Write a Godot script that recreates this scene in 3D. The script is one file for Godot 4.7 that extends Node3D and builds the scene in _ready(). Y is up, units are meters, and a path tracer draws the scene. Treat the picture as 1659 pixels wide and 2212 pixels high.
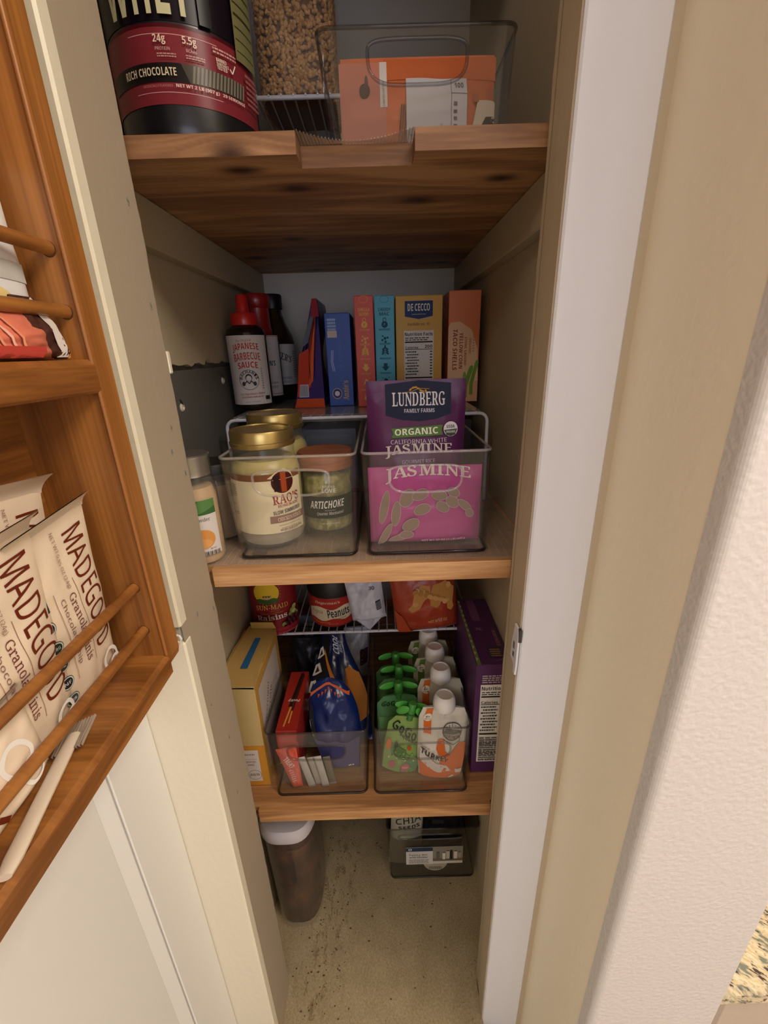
extends Node3D
# Pantry closet. Every place below is given from the camera's eye level (y = 0 there); thing() adds EYE.
const EYE := 1.40
var mats := {}
var fonts := []
var glyphs := {}
var taken := {}
var rng := RandomNumberGenerator.new()

# ---------- shape builder: triangles given counter-clockwise as seen from outside ----------
class Sh:
	var st := SurfaceTool.new()
	var sg := 0
	func _init() -> void:
		st.begin(Mesh.PRIMITIVE_TRIANGLES)
	func tri(a: Vector3, b: Vector3, c: Vector3, s := 0) -> void:
		st.set_smooth_group(s if s > 0 else -1)
		st.add_vertex(a); st.add_vertex(c); st.add_vertex(b)
	func quad(a: Vector3, b: Vector3, c: Vector3, d: Vector3, s := 0) -> void:
		tri(a, b, c, s); tri(a, c, d, s)
	func face(p: Array, mid: Vector3) -> void:
		var n: Vector3 = (p[1] - p[0]).cross(p[2] - p[0])
		if n.dot((p[0] + p[1] + p[2]) / 3.0 - mid) < 0.0:
			p = p.duplicate(); p.reverse()
		for i in range(1, p.size() - 1):
			tri(p[0], p[i], p[i + 1])
	func box(x0: float, y0: float, z0: float, x1: float, y1: float, z1: float, ch := 0.001) -> Sh:
		var lo := Vector3(minf(x0, x1), minf(y0, y1), minf(z0, z1))
		var hi := Vector3(maxf(x0, x1), maxf(y0, y1), maxf(z0, z1))
		var mid := (lo + hi) / 2.0
		var hs := (hi - lo) / 2.0
		ch = minf(ch, minf(hs.x, minf(hs.y, hs.z)) * 0.9)
		var pt := func(sx: int, sy: int, sz: int, ax: int) -> Vector3:
			var s := Vector3(sx, sy, sz)
			var v := s * (hs - Vector3.ONE * ch)
			v[ax] = s[ax] * hs[ax]
			return mid + v
		for ax in 3:
			for s in [-1, 1]:
				var q := []
				for k in [[-1, -1], [1, -1], [1, 1], [-1, 1]]:
					var w := [0, 0, 0]
					w[ax] = s; w[(ax + 1) % 3] = k[0]; w[(ax + 2) % 3] = k[1]
					q.append(pt.call(w[0], w[1], w[2], ax))
				face(q, mid)
			for k in [[-1, -1], [1, -1], [1, 1], [-1, 1]]:
				var q := []
				for e in [[-1, 1], [1, 1], [1, 2], [-1, 2]]:
					var w := [0, 0, 0]
					w[ax] = e[0]; w[(ax + 1) % 3] = k[0]; w[(ax + 2) % 3] = k[1]
					q.append(pt.call(w[0], w[1], w[2], (ax + e[1]) % 3))
				face(q, mid)
		for sx in [-1, 1]:
			for sy in [-1, 1]:
				for sz in [-1, 1]:
					face([pt.call(sx, sy, sz, 0), pt.call(sx, sy, sz, 1), pt.call(sx, sy, sz, 2)], mid)
		return self
	# profile of Vector2(radius, y) from the bottom up
	func lathe(prof: Array, n := 40, c := Vector3.ZERO, sx := 1.0, sz := 1.0, p := 2.0) -> Sh:
		var ring := func(i: int, a: float) -> Vector3:
			var r: float = prof[i].x
			if p != 2.0:
				r *= 1.0 / pow(pow(absf(cos(a)), p) + pow(absf(sin(a)), p), 1.0 / p)
			return c + Vector3(r * cos(a) * sx, prof[i].y, -r * sin(a) * sz)
		var last := Vector2.ZERO
		for i in prof.size() - 1:
			var d: Vector2 = (prof[i + 1] - prof[i]).normalized()
			if i == 0 or absf(d.angle_to(last)) > 0.7:
				sg += 1
			last = d
			for k in n:
				var a := TAU * k / n
				var b := TAU * (k + 1) / n
				quad(ring.call(i, a), ring.call(i, b), ring.call(i + 1, b), ring.call(i + 1, a), sg)
		return self
	func tube(pts: Array, r: float, n := 8, closed := false) -> Sh:
		var m := pts.size()
		var rings := []
		var up := Vector3.ZERO
		for i in m:
			var t: Vector3
			if closed:
				t = (pts[(i + 1) % m] - pts[(i - 1 + m) % m]).normalized()
			else:
				t = (pts[mini(i + 1, m - 1)] - pts[maxi(i - 1, 0)]).normalized()
			if i == 0:
				up = t.cross(Vector3(0.31, 0.77, 0.55)).normalized()
			up = (up - t * up.dot(t)).normalized()
			var w := t.cross(up)
			var q := []
			for k in n:
				q.append(pts[i] + (up * cos(TAU * k / n) + w * sin(TAU * k / n)) * r)
			rings.append(q)
		sg += 1
		for i in (m if closed else m - 1):
			var a: Array = rings[i]
			var b: Array = rings[(i + 1) % m]
			for k in n:
				quad(a[k], a[(k + 1) % n], b[(k + 1) % n], b[k], sg)
		if not closed:
			for e in [0, m - 1]:
				var q: Array = rings[e]
				for k in range(1, n - 1):
					if e == 0: tri(q[0], q[k + 1], q[k])
					else: tri(q[0], q[k], q[k + 1])
		return self
	# outline in (a, b), extruded along the third axis by h; f maps (a, b, d) to a point
	func prism(pts: PackedVector2Array, d0: float, d1: float, f: Callable) -> Sh:
		if Geometry2D.is_polygon_clockwise(pts):
			pts = pts.duplicate(); pts.reverse()
		var ix := Geometry2D.triangulate_polygon(pts)
		var flip: bool = (f.call(1, 0, 0) - f.call(0, 0, 0)).cross(f.call(0, 1, 0) - f.call(0, 0, 0)).dot(f.call(0, 0, 1) - f.call(0, 0, 0)) * (d1 - d0) < 0.0
		for i in range(0, ix.size(), 3):
			var t := [pts[ix[i]], pts[ix[i + 1]], pts[ix[i + 2]]]
			if (t[1] - t[0]).cross(t[2] - t[0]) < 0.0:
				t = [t[0], t[2], t[1]]
			var a := [f.call(t[0].x, t[0].y, d1), f.call(t[1].x, t[1].y, d1), f.call(t[2].x, t[2].y, d1)]
			var b := [f.call(t[0].x, t[0].y, d0), f.call(t[1].x, t[1].y, d0), f.call(t[2].x, t[2].y, d0)]
			if flip:
				tri(a[0], a[2], a[1]); tri(b[0], b[1], b[2])
			else:
				tri(a[0], a[1], a[2]); tri(b[0], b[2], b[1])
		for i in pts.size():
			var p := pts[i]
			var q := pts[(i + 1) % pts.size()]
			var w := [f.call(p.x, p.y, d0), f.call(q.x, q.y, d0), f.call(q.x, q.y, d1), f.call(p.x, p.y, d1)]
			if flip: w.reverse()
			quad(w[0], w[1], w[2], w[3])
		return self
	func grid(f: Callable, nu: int, nv: int, back := false) -> Sh:
		sg += 1
		for i in nu:
			for j in nv:
				var a: Vector3 = f.call(float(i) / nu, float(j) / nv)
				var b: Vector3 = f.call(float(i + 1) / nu, float(j) / nv)
				var c: Vector3 = f.call(float(i + 1) / nu, float(j + 1) / nv)
				var d: Vector3 = f.call(float(i) / nu, float(j + 1) / nv)
				if back: quad(a, d, c, b, sg)
				else: quad(a, b, c, d, sg)
		return self
	# a filled bag: front(s, t, k) with k = +1 / -1 for the front and the back skin
	func bag(f: Callable, nu := 16, nv := 20) -> Sh:
		grid(func(s: float, t: float) -> Vector3: return f.call(s, t, 1.0), nu, nv)
		grid(func(s: float, t: float) -> Vector3: return f.call(s, t, -1.0), nu, nv, true)
		return self
	func done() -> ArrayMesh:
		st.generate_normals()
		return st.commit()

# ---------- flat print (lettering, colour fields) laid on a surface; m maps (u, v, height) to a point ----------
class Pr:
	var m: Callable
	var h := 0.0003
	var step := 1e9
	var dh := 0.00005
	var v := PackedVector3Array()
	var n := PackedVector3Array()
	var c := PackedColorArray()
	var host
	func _init(map: Callable, own, st := 1e9) -> void:
		m = map; step = st; host = own
		if st < 1.0: dh = 0.0001
	func tri(a: Vector2, b: Vector2, d: Vector2, col: Color, deep := 0) -> void:
		var e := [a.distance_to(b), b.distance_to(d), d.distance_to(a)]
		var mx: float = e.max()
		if mx > step and deep < 12:
			if e[0] == mx:
				tri(a, (a + b) / 2, d, col, deep + 1); tri((a + b) / 2, b, d, col, deep + 1)
			elif e[1] == mx:
				tri(a, b, (b + d) / 2, col, deep + 1); tri(a, (b + d) / 2, d, col, deep + 1)
			else:
				tri(a, b, (a + d) / 2, col, deep + 1); tri((a + d) / 2, b, d, col, deep + 1)
			return
		if (b - a).cross(d - a) > 0.0:
			var t := b
			b = d; d = t
		for q: Vector2 in [a, b, d]:
			var p: Vector3 = m.call(q.x, q.y, h)
			v.append(p); n.append((m.call(q.x, q.y, h + 0.002) - p).normalized()); c.append(col)
	func rect(x: float, y: float, w: float, hh: float, col: String) -> Pr:
		return poly([Vector2(x, y), Vector2(x + w, y), Vector2(x + w, y + hh), Vector2(x, y + hh)], col)
	func poly(p: Array, col: String) -> Pr:
		var k := Color(col).srgb_to_linear()
		var pts := PackedVector2Array(p)
		var ix := Geometry2D.triangulate_polygon(pts)
		for i in range(0, ix.size(), 3):
			tri(pts[ix[i]], pts[ix[i + 1]], pts[ix[i + 2]], k)
		h += dh
		return self
	func ell(x: float, y: float, rx: float, ry: float, col: String, rot := 0.0) -> Pr:
		var p := []
		for i in 28:
			p.append(Vector2(x, y) + Vector2(cos(TAU * i / 28) * rx, sin(TAU * i / 28) * ry).rotated(rot))
		return poly(p, col)
	func ring(x: float, y: float, rx: float, ry: float, t: float, col: String, rot := 0.0) -> Pr:
		var k := Color(col).srgb_to_linear()
		for i in 32:
			var q := []
			for j in [[i, 0.0], [i + 1, 0.0], [i + 1, t], [i, t]]:
				var a: float = TAU * j[0] / 32
				q.append(Vector2(x, y) + Vector2(cos(a) * (rx - j[1]), sin(a) * (ry - j[1])).rotated(rot))
			tri(q[0], q[1], q[2], k); tri(q[0], q[2], q[3], k)
		h += dh
		return self
	func line(p: Array, t: float, col: String) -> Pr:
		for i in p.size() - 1:
			var d: Vector2 = (p[i + 1] - p[i]).normalized().orthogonal() * t / 2
			var k := Color(col).srgb_to_linear()
			tri(p[i] + d, p[i] - d, p[i + 1] - d, k); tri(p[i] + d, p[i + 1] - d, p[i + 1] + d, k)
		h += dh
		return self
	# fits the words into a box of w x hh around (x, y); arc bends the line of writing, rot turns it
	func text(s: String, x: float, y: float, w: float, hh: float, col: String, font := 1, rot := 0.0, arc := 0.0, slant := 0.0) -> Pr:
		var g: PackedVector2Array = host.glyph(s, font)
		var k := Color(col).srgb_to_linear()
		var q := PackedVector2Array()
		for p in g:
			var o := Vector2(p.x * w, p.y * hh + arc * (1.0 - 4.0 * p.x * p.x))
			o.x += slant * p.y * hh
			q.append(Vector2(x, y) + o.rotated(rot))
		for i in range(0, q.size(), 3):
			tri(q[i], q[i + 1], q[i + 2], k)
		h += dh
		return self
	# rows of small print too fine to read
	func rows(x: float, y: float, w: float, hh: float, cnt: int, col: String, fill := 0.5) -> Pr:
		for i in cnt:
			var yy := y + hh - hh * (i + 1) / cnt
			var xx := x
			while xx < x + w * 0.96:
				var ww: float = minf(host.rng.randf_range(0.05, 0.2) * w, x + w - xx)
				rect(xx, yy, ww, hh / cnt * fill, col)
				h -= dh
				xx += ww + w * 0.03
		h += dh
		return self
	func facts(x: float, y: float, w: float, hh: float, kcal: String) -> Pr:
		rect(x, y, w, hh, "d8d4cc")
		text("Nutrition Facts", x + w * .5, y + hh * .955, w * .94, hh * .045, "181818", 1)
		rows(x + w * .04, y + hh * .875, w * .8, hh * .05, 2, "383838")
		rect(x + w * .03, y + hh * .845, w * .94, hh * .018, "181818")
		text("Calories", x + w * .26, y + hh * .785, w * .44, hh * .034, "181818", 1)
		text(kcal, x + w * .83, y + hh * .795, w * .26, hh * .042, "181818", 1)
		rect(x + w * .03, y + hh * .755, w * .94, hh * .008, "181818")
		for i in 9:
			var yy := y + hh * (.72 - i * .037)
			rows(x + w * (.04 if i % 2 == 0 else .1), yy, w * .4, hh * .017, 1, "303030", .9)
			rect(x + w * .88, yy, w * .08, hh * .015, "303030")
		rect(x + w * .03, y + hh * .375, w * .94, hh * .018, "181818")
		rows(x + w * .04, y + hh * .03, w * .9, hh * .32, 12, "555555", .5)
		return self
	func put(parent: Node3D, called := "printed_label", rough := 0.55) -> void:
		var a := []
		a.resize(Mesh.ARRAY_MAX)
		a[Mesh.ARRAY_VERTEX] = v; a[Mesh.ARRAY_NORMAL] = n; a[Mesh.ARRAY_COLOR] = c
		var me := ArrayMesh.new()
		me.add_surface_from_arrays(Mesh.PRIMITIVE_TRIANGLES, a)
		var o := MeshInstance3D.new()
		o.mesh = me; o.name = called
		o.material_override = host.ink(rough)
		parent.add_child(o, true)

func glyph(s: String, font: int) -> PackedVector2Array:
	var key := s + str(font)
	if not glyphs.has(key):
		var t := TextMesh.new()
		t.text = s; t.font = fonts[font]; t.font_size = 28; t.pixel_size = 0.01; t.depth = 0.0; t.curve_step = 2.0
		var q := PackedVector2Array()
		for sf in t.get_surface_count():
			var a := t.surface_get_arrays(sf)
			var vv: PackedVector3Array = a[Mesh.ARRAY_VERTEX]
			var nn: PackedVector3Array = a[Mesh.ARRAY_NORMAL]
			var ix: PackedInt32Array = a[Mesh.ARRAY_INDEX] if a[Mesh.ARRAY_INDEX] != null else PackedInt32Array(range(vv.size()))
			for i in range(0, ix.size(), 3):
				if nn[ix[i]].z > 0.5:
					for j in 3: q.append(Vector2(vv[ix[i + j]].x, vv[ix[i + j]].y))
		var lo := Vector2(1e9, 1e9)
		var hi := -lo
		for p in q:
			lo = lo.min(p); hi = hi.max(p)
		for i in q.size():
			q[i] = (q[i] - (lo + hi) / 2) / (hi - lo)
		glyphs[key] = q
	return glyphs[key]

func ink(rough: float) -> StandardMaterial3D:
	var key := "ink%s" % rough
	if not mats.has(key):
		var m := StandardMaterial3D.new()
		m.vertex_color_use_as_albedo = true; m.roughness = rough; m.metallic_specular = .3
		mats[key] = m
	return mats[key]

func mat(hex: String, rough := 0.6, metal := 0.0, extra := {}) -> StandardMaterial3D:
	var key := "%s %s %s %s" % [hex, rough, metal, extra]
	if not mats.has(key):
		var m := StandardMaterial3D.new()
		m.albedo_color = Color(hex); m.roughness = rough; m.metallic = metal
		for k in extra: m.set(k, extra[k])
		mats[key] = m
	return mats[key]

func clear(hex: String, alpha: float, rough := 0.05) -> StandardMaterial3D:
	var key := "clear %s %s" % [hex, alpha]
	if not mats.has(key):
		var m := StandardMaterial3D.new()
		m.albedo_color = Color(Color(hex), alpha); m.roughness = rough
		m.transparency = BaseMaterial3D.TRANSPARENCY_ALPHA
		m.metallic_specular = .42
		m.cull_mode = BaseMaterial3D.CULL_DISABLED
		mats[key] = m
	return mats[key]

func numbered(n: String) -> String:
	taken[n] = taken.get(n, -1) + 1
	return n if taken[n] == 0 else "%s_%03d" % [n, taken[n]]

func thing(n: String, label: String, cat: String, p: Vector3, group := "", turn := Vector3.ZERO) -> Node3D:
	var o := Node3D.new()
	o.name = numbered(n); add_child(o)
	o.position = p + Vector3(0, EYE, 0); o.rotation = turn
	o.set_meta("label", label); o.set_meta("category", cat)
	if group: o.set_meta("group", group)
	return o

func part(parent: Node3D, n: String, s: Sh, m: Material, label := "") -> MeshInstance3D:
	var o := MeshInstance3D.new()
	o.mesh = s.done(); o.material_override = m; o.name = n
	parent.add_child(o, true)
	if label: o.set_meta("label", label)
	return o

func struct(n: String, s: Sh, m: Material, at_eye := true) -> MeshInstance3D:
	var o := part(self, n, s, m)
	if at_eye: o.position.y = EYE
	o.set_meta("kind", "structure")
	return o

func B(x0: float, y0: float, z0: float, x1: float, y1: float, z1: float, ch := 0.001) -> Sh:
	return Sh.new().box(x0, y0, z0, x1, y1, z1, ch)

func plane_map(o: Vector3, u: Vector3, w: Vector3) -> Callable:
	var n := u.cross(w).normalized()
	return func(a: float, b: float, h: float) -> Vector3: return o + u * a + w * b + n * h

# round a standing cylinder: u runs to the right from the side that faces angle a0 (0 = +z)
func drum_map(r: float, a0 := 0.0, c := Vector3.ZERO) -> Callable:
	return func(a: float, b: float, h: float) -> Vector3:
		var t: float = a0 + a / r
		return c + Vector3(sin(t) * (r + h), b, cos(t) * (r + h))

func tex(size: int, sy: int, f: Callable) -> ImageTexture:
	var im := Image.create(size, sy, false, Image.FORMAT_RGB8)
	for y in sy:
		for x in size:
			im.set_pixel(x, y, f.call(x, y))
	return ImageTexture.create_from_image(im)

func noise(sd: int, fq: float, oct := 3) -> FastNoiseLite:
	var n := FastNoiseLite.new()
	n.seed = sd; n.frequency = fq; n.fractal_octaves = oct; n.noise_type = FastNoiseLite.TYPE_SIMPLEX_SMOOTH
	return n

# grain runs along the texture's x; tile metres of wood per repeat
func wood(dark: String, light: String, sd: int, tile: float, knots := [], axis := 0, rough := 0.5) -> StandardMaterial3D:
	var n1 := noise(sd, 0.006, 3)
	var n2 := noise(sd + 1, 0.02, 4)
	var a := Color(dark)
	var b := Color(light)
	var t := tex(512, 512, func(x: int, y: int) -> Color:
		var px := float(x)
		var py := float(y)
		var k := 0.0
		for q in knots:
			var d := Vector2((px - q[0]) / q[2] * .6, (py - q[1]) / q[2]).length()
			k = maxf(k, exp(-d * d))
			py += signf(py - q[1]) * -q[2] * 1.2 * exp(-d * d * .25)
		var w := n1.get_noise_2d(px * .35, py * 2.2)
		var ringv := .5 + .5 * sin((py * .16 + w * 9.0))
		var fine := n2.get_noise_2d(px * .6, py * 14.0)
		var s := clampf(.55 + w * .7 + (ringv - .5) * .45 + fine * .45, 0, 1)
		return a.lerp(b, s).lerp(Color("2a1408"), k * .85))
	var m := StandardMaterial3D.new()
	m.albedo_texture = t; m.roughness = rough; m.uv1_triplanar = true
	var sc := 1.0 / tile
	m.uv1_scale = Vector3(sc, sc, sc); m.uv1_offset = Vector3(.5, .5, .5)
	if axis == 1:   # grain upright: the picture lies on its side
		var im := t.get_image()
		im.rotate_90(CLOCKWISE)
		m.albedo_texture = ImageTexture.create_from_image(im)
		m.uv1_scale = Vector3(sc, .5, sc)
	return m

func painted(hex: String, sd: int, rough := 0.6, bump := 0.6, fq := 0.05) -> StandardMaterial3D:
	var m := StandardMaterial3D.new()
	m.albedo_color = Color(hex); m.roughness = rough
	var t := NoiseTexture2D.new()
	t.width = 256; t.height = 256; t.seamless = true; t.as_normal_map = true; t.bump_strength = bump
	t.noise = noise(sd, fq, 3)
	m.normal_enabled = true; m.normal_texture = t; m.normal_scale = 0.5
	m.uv1_triplanar = true; m.uv1_world_triplanar = true; m.uv1_scale = Vector3(5, 5, 5)
	return m

# ---------- recurring things ----------
# clear storage bin: rim and base outlines at its front (x0, x1, y, z), how deep, handle opening (x, top y, width, height)
func make_bin(n: String, label: String, rim: Array, base: Array, depth: float, handle: Array, smoke: float, tone: String, edge: String, feet: bool, group := "") -> Node3D:
	var o := thing(n, label, "storage bin", Vector3((base[0] + base[1]) / 2, base[2], base[3] - depth / 2), group)
	var cx: float = (base[0] + base[1]) / 2
	var cz: float = base[3] - depth / 2
	var yt: float = rim[2] - base[2]
	var outline := func(t: float, inset: float) -> Array:
		var x0: float = lerpf(base[0], rim[0], t) - cx + inset
		var x1: float = lerpf(base[1], rim[1], t) - cx - inset
		var z1: float = lerpf(base[3], rim[3], t) - cz - inset
		var z0: float = -depth / 2 + inset - t * 0.006
		var r := 0.012 - inset
		var q := []
		for c in [[x0 + r, z1 - r, PI], [x1 - r, z1 - r, PI * .5], [x1 - r, z0 + r, 0.0], [x0 + r, z0 + r, -PI * .5]]:
			for i in 5:
				# x-z outline seen from above, starting at the front left corner, running to the right along the front
				var a: float = c[2] - PI * .5 * i / 4.0
				q.append(Vector3(c[0] + r * cos(a), lerpf(0.0, yt, t), c[1] + r * sin(a)))
		return q
	var w := Sh.new()
	var grip: MeshInstance3D
	for skin in [0.0, 0.0022]:
		var a: Array = outline.call(0.0, skin)
		var b: Array = outline.call(1.0, skin)
		w.sg += 1
		for i in a.size():
			var j := (i + 1) % a.size()
			if i == 4: continue
			if skin == 0.0: w.quad(a[i], a[j], b[j], b[i], w.sg)
			else: w.quad(a[j], a[i], b[i], b[j], w.sg)
		# the front wall, with its handle opening
		var bl: Vector3 = a[4]
		var br: Vector3 = a[5]
		var tl: Vector3 = b[4]
		var tr: Vector3 = b[5]
		var inn := []
		var outp := []
		var cs := Vector2((handle[0] - cx - bl.x) / (br.x - bl.x), 1.0 - (rim[2] - handle[1] + handle[3] * .45) / yt)
		for k in 52:
			var t := TAU * k / 52
			var e := Vector2(signf(cos(t)) * pow(absf(cos(t)), .45) * handle[2] / 2 / (br.x - bl.x), signf(sin(t)) * pow(absf(sin(t)), .4 if sin(t) > 0 else .8) * handle[3] * (.45 if sin(t) > 0 else .55) / yt)
			inn.append(cs + e)
			var f := minf((1.0 - cs.x if e.x > 0 else cs.x) / maxf(absf(e.x), 1e-6), (1.0 - cs.y if e.y > 0 else cs.y) / maxf(absf(e.y), 1e-6))
			outp.append(cs + e * f)
		var at := func(p: Vector2) -> Vector3: return bl.lerp(br, p.x).lerp(tl.lerp(tr, p.x), p.y)
		for k in 52:
			var l := (k + 1) % 52
			w.quad(at.call(inn[k]), at.call(outp[k]), at.call(outp[l]), at.call(inn[l]))
			for c in [Vector2(0, 0), Vector2(1, 0), Vector2(1, 1), Vector2(0, 1)]:
				var pa: Vector2 = outp[k]
				var pb: Vector2 = outp[l]
				if (absf(pa.x - c.x) < 1e-4 and absf(pb.y - c.y) < 1e-4) or (absf(pa.y - c.y) < 1e-4 and absf(pb.x - c.x) < 1e-4):
					w.tri(at.call(pa), at.call(c), at.call(pb))
		if skin == 0.0:
			var loop := []
			for p in inn: loop.append(at.call(p) + Vector3(0, 0, -0.001))
			grip = part(o, "handle_rim", Sh.new().tube(loop, 0.0019, 8, true), clear(edge, 0.3))
		# the bottom sheet
		for i in range(1, a.size() - 1):
			w.tri(a[0] + Vector3(0, skin, 0), a[i + 1] + Vector3(0, skin, 0), a[i] + Vector3(0, skin, 0))
	var basket := part(o, "basket", w, clear(tone, smoke))
	grip.reparent(basket, false)
	part(o, "rim", Sh.new().tube(outline.call(1.0, 0.001), 0.0019, 8, true), clear(edge, 0.4))
	part(o, "base_edge", Sh.new().tube(outline.call(0.0, 0.0015), 0.0022, 8, true), clear("0c0a0a", 0.75))
	if feet:
		for fx in [-1, 1]:
			for fz in [-1, 1]:
				part(basket, "foot", Sh.new().lathe([Vector2(0, -.005), Vector2(.010, -.005), Vector2(.010, -.001), Vector2(0, -.001)], 20, Vector3(fx * ((base[1] - base[0]) / 2 - .022), 0, fz * (depth / 2 - .022))), clear("8a7d70", 0.5))
	return o

# white coated wire shelf: a bent front and back frame, cross wires, feet on the board
func make_rack(label: String, x0: float, x1: float, zf: float, zb: float, top: float, floor_y: float, sheet: bool) -> Node3D:
	var o := thing("wire_rack", label, "wire rack", Vector3((x0 + x1) / 2, floor_y, (zf + zb) / 2), "")
	var hx := (x1 - x0) / 2
	var hz := (zf - zb) / 2
	var hh := top - floor_y
	var m := mat("d4d4dc", .35)
	for s in [1, -1]:
		var pts := []
		for e in [-1, 1]:
			var leg := [Vector3(e * (hx + .004), .003, s * hz), Vector3(e * (hx + .002), hh - .02, s * hz)]
			for k in 5:
				var a := PI / 2 * k / 4
				leg.append(Vector3(e * (hx + .002 - .015 * (1 - cos(a))), hh - .015 + .015 * sin(a) - .003, s * hz))
			if e == 1: leg.reverse()
			pts += leg
		part(o, "frame", Sh.new().tube(pts, .0031, 8), m)
	var first: MeshInstance3D
	var cnt := int(hx * 2 / .0185)
	for i in cnt:
		var x := -hx + .016 + (hx * 2 - .032) * i / (cnt - 1)
		if first == null:
			first = part(o, "wire", Sh.new().tube([Vector3(0, 0, hz + .004), Vector3(0, 0, -hz - .004)], .0014, 6), m)
			first.position = Vector3(x, hh - .0012, 0)
		else:
			var w := first.duplicate() as MeshInstance3D
			w.name = "wire"; w.position.x = x
			o.add_child(w, true)
	if sheet:
		part(o, "cover_sheet", B(-hx + .01, hh + .0004, -hz, hx - .01, hh + .0016, hz - .004, .0003), clear("c8ccd0", .25))
	return o

func make_box(n: String, label: String, cat: String, x0: float, x1: float, y0: float, y1: float, zf: float, depth: float, hex: String, group := "") -> Array:
	var o := thing(n, label, cat, Vector3((x0 + x1) / 2, y0, zf - depth / 2), group)
	var hx := (x1 - x0) / 2
	part(o, "carton", B(-hx, 0, -depth / 2, hx, y1 - y0, depth / 2, .0008), mat(hex, .5))
	part(o, "tuck_flap", B(-hx + .002, y1 - y0 - .0001, -depth / 2 + .004, hx - .002, y1 - y0 + .0007, depth / 2 - .0015, .0002), mat(hex, .5))
	return [o, Pr.new(plane_map(Vector3(-hx, 0, depth / 2), Vector3.RIGHT, Vector3.UP), self), x1 - x0, y1 - y0]

# upright filled bag; returns [thing, print over its front, surface]; u is measured from the middle, v from the base
func make_bag(n: String, label: String, cat: String, p: Vector3, w: float, h: float, thick: float, m: Material, group := "", turn := Vector3.ZERO, wob := 0.0, top_w := 1.0, sd := 1) -> Array:
	var o := thing(n, label, cat, p, group, turn)
	var nz := noise(sd, 1.0, 2)
	var wid := func(t: float) -> float: return lerpf(1.0, top_w, t)
	var th := func(s: float, t: float) -> float:
		var e := sqrt(maxf(0.0, 1.0 - pow(absf(s * 2 - 1), 2.6)))
		var f := pow(clampf(t / .12, 0, 1), .5) * (1.0 - smoothstep(.45, 1.0, t) * .93)
		return thick / 2 * e * f + wob * nz.get_noise_2d(s * 2.6, t * 3.4) * e * minf(1.0, minf(t, 1 - t) * 6)
	var body := func(s: float, t: float, k: float) -> Vector3:
		return Vector3((s - .5) * w * wid.call(t), t * h, th.call(s, t) * k + (.0004 * k))
	part(o, "pouch", Sh.new().bag(body, 22, 28), m)
	var map := func(a: float, b: float, hh: float) -> Vector3:
		var t := clampf(b / h, 0, 1)
		var s := clampf(a / (w * wid.call(t)) + .5, 0, 1)
		return Vector3(a, b, th.call(s, t) + .0006 + hh)
	var ink_on := Pr.new(map, self, .005)
	ink_on.dh = .00018
	return [o, ink_on, body]

func crinkle(hex: String, sd: int, rough := .35, metal := 0.0, sc := 9.0, amt := 1.2) -> StandardMaterial3D:
	var m := StandardMaterial3D.new()
	m.albedo_color = Color(hex); m.roughness = rough; m.metallic = metal; m.metallic_specular = .4
	var t := NoiseTexture2D.new()
	t.width = 256; t.height = 256; t.seamless = true; t.as_normal_map = true; t.bump_strength = 6.0
	var n := noise(sd, 0.014, 2)
	n.noise_type = FastNoiseLite.TYPE_CELLULAR
	t.noise = n
	m.normal_enabled = true; m.normal_texture = t; m.normal_scale = amt
	m.uv1_triplanar = true; m.uv1_scale = Vector3(sc, sc, sc)
	return m

func _ready() -> void:
	rng.seed = 7
	# --- camera ---
	var cam := Camera3D.new()
	cam.name = "camera"; add_child(cam)
	cam.keep_aspect = Camera3D.KEEP_HEIGHT
	cam.fov = 100.24; cam.near = .02; cam.far = 30
	cam.transform = Transform3D(Basis(Vector3(.9995027, -.0288835, .0126537), Vector3(.0314917, .9349834, -.3532908), Vector3(-.0016267, .3535136, .935428)), Vector3(0, EYE, 0))
	cam.current = true
	# --- sky (never seen from inside; the room is closed) and exposure ---
	var we := WorldEnvironment.new()
	var env := Environment.new()
	env.background_mode = Environment.BG_COLOR
	env.background_color = Color("8fa0b4"); env.background_energy_multiplier = .3
	env.ambient_light_source = Environment.AMBIENT_SOURCE_BG
	env.tonemap_mode = Environment.TONE_MAPPER_LINEAR
	env.tonemap_exposure = 1.0
	env.sdfgi_enabled = true; env.ssao_enabled = true; env.ssil_enabled = true
	we.environment = env; we.name = "world_environment"; add_child(we)
	# --- light: a warm ceiling lamp and a cooler window behind the photographer ---
	lamp(Vector3(-.9, 1.09, 1.2), Vector2(.7, .7), Vector3(-90, 0, 0), Color("fff1e2"), 3.6, "ceiling_light", "square warm white ceiling lamp on the door side of the pantry", "lamp")
	lamp(Vector3(.95, 1.09, .45), Vector2(.7, .7), Vector3(-90, 0, 0), Color("fff1e2"), 3.0, "ceiling_light", "square warm white ceiling lamp on the counter side of the pantry", "lamp")
	lamp(Vector3(.35, .08, 2.49), Vector2(1.3, .8), Vector3(0, 0, 0), Color("c8d4f6"), 1.15, "window_1", "", "")
	fonts = []
	for f in [["Droid Sans", 400], ["Droid Sans", 700], ["Droid Serif", 700], ["Droid Serif", 400], ["Droid Sans Mono", 400]]:
		var sf := SystemFont.new()
		sf.font_names = PackedStringArray([f[0]]); sf.font_weight = f[1]
		fonts.append(sf)
	setting()
	door_and_rack()
	top_shelf()
	middle_shelf()
	lower_shelf()
	pantry_floor()

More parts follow.
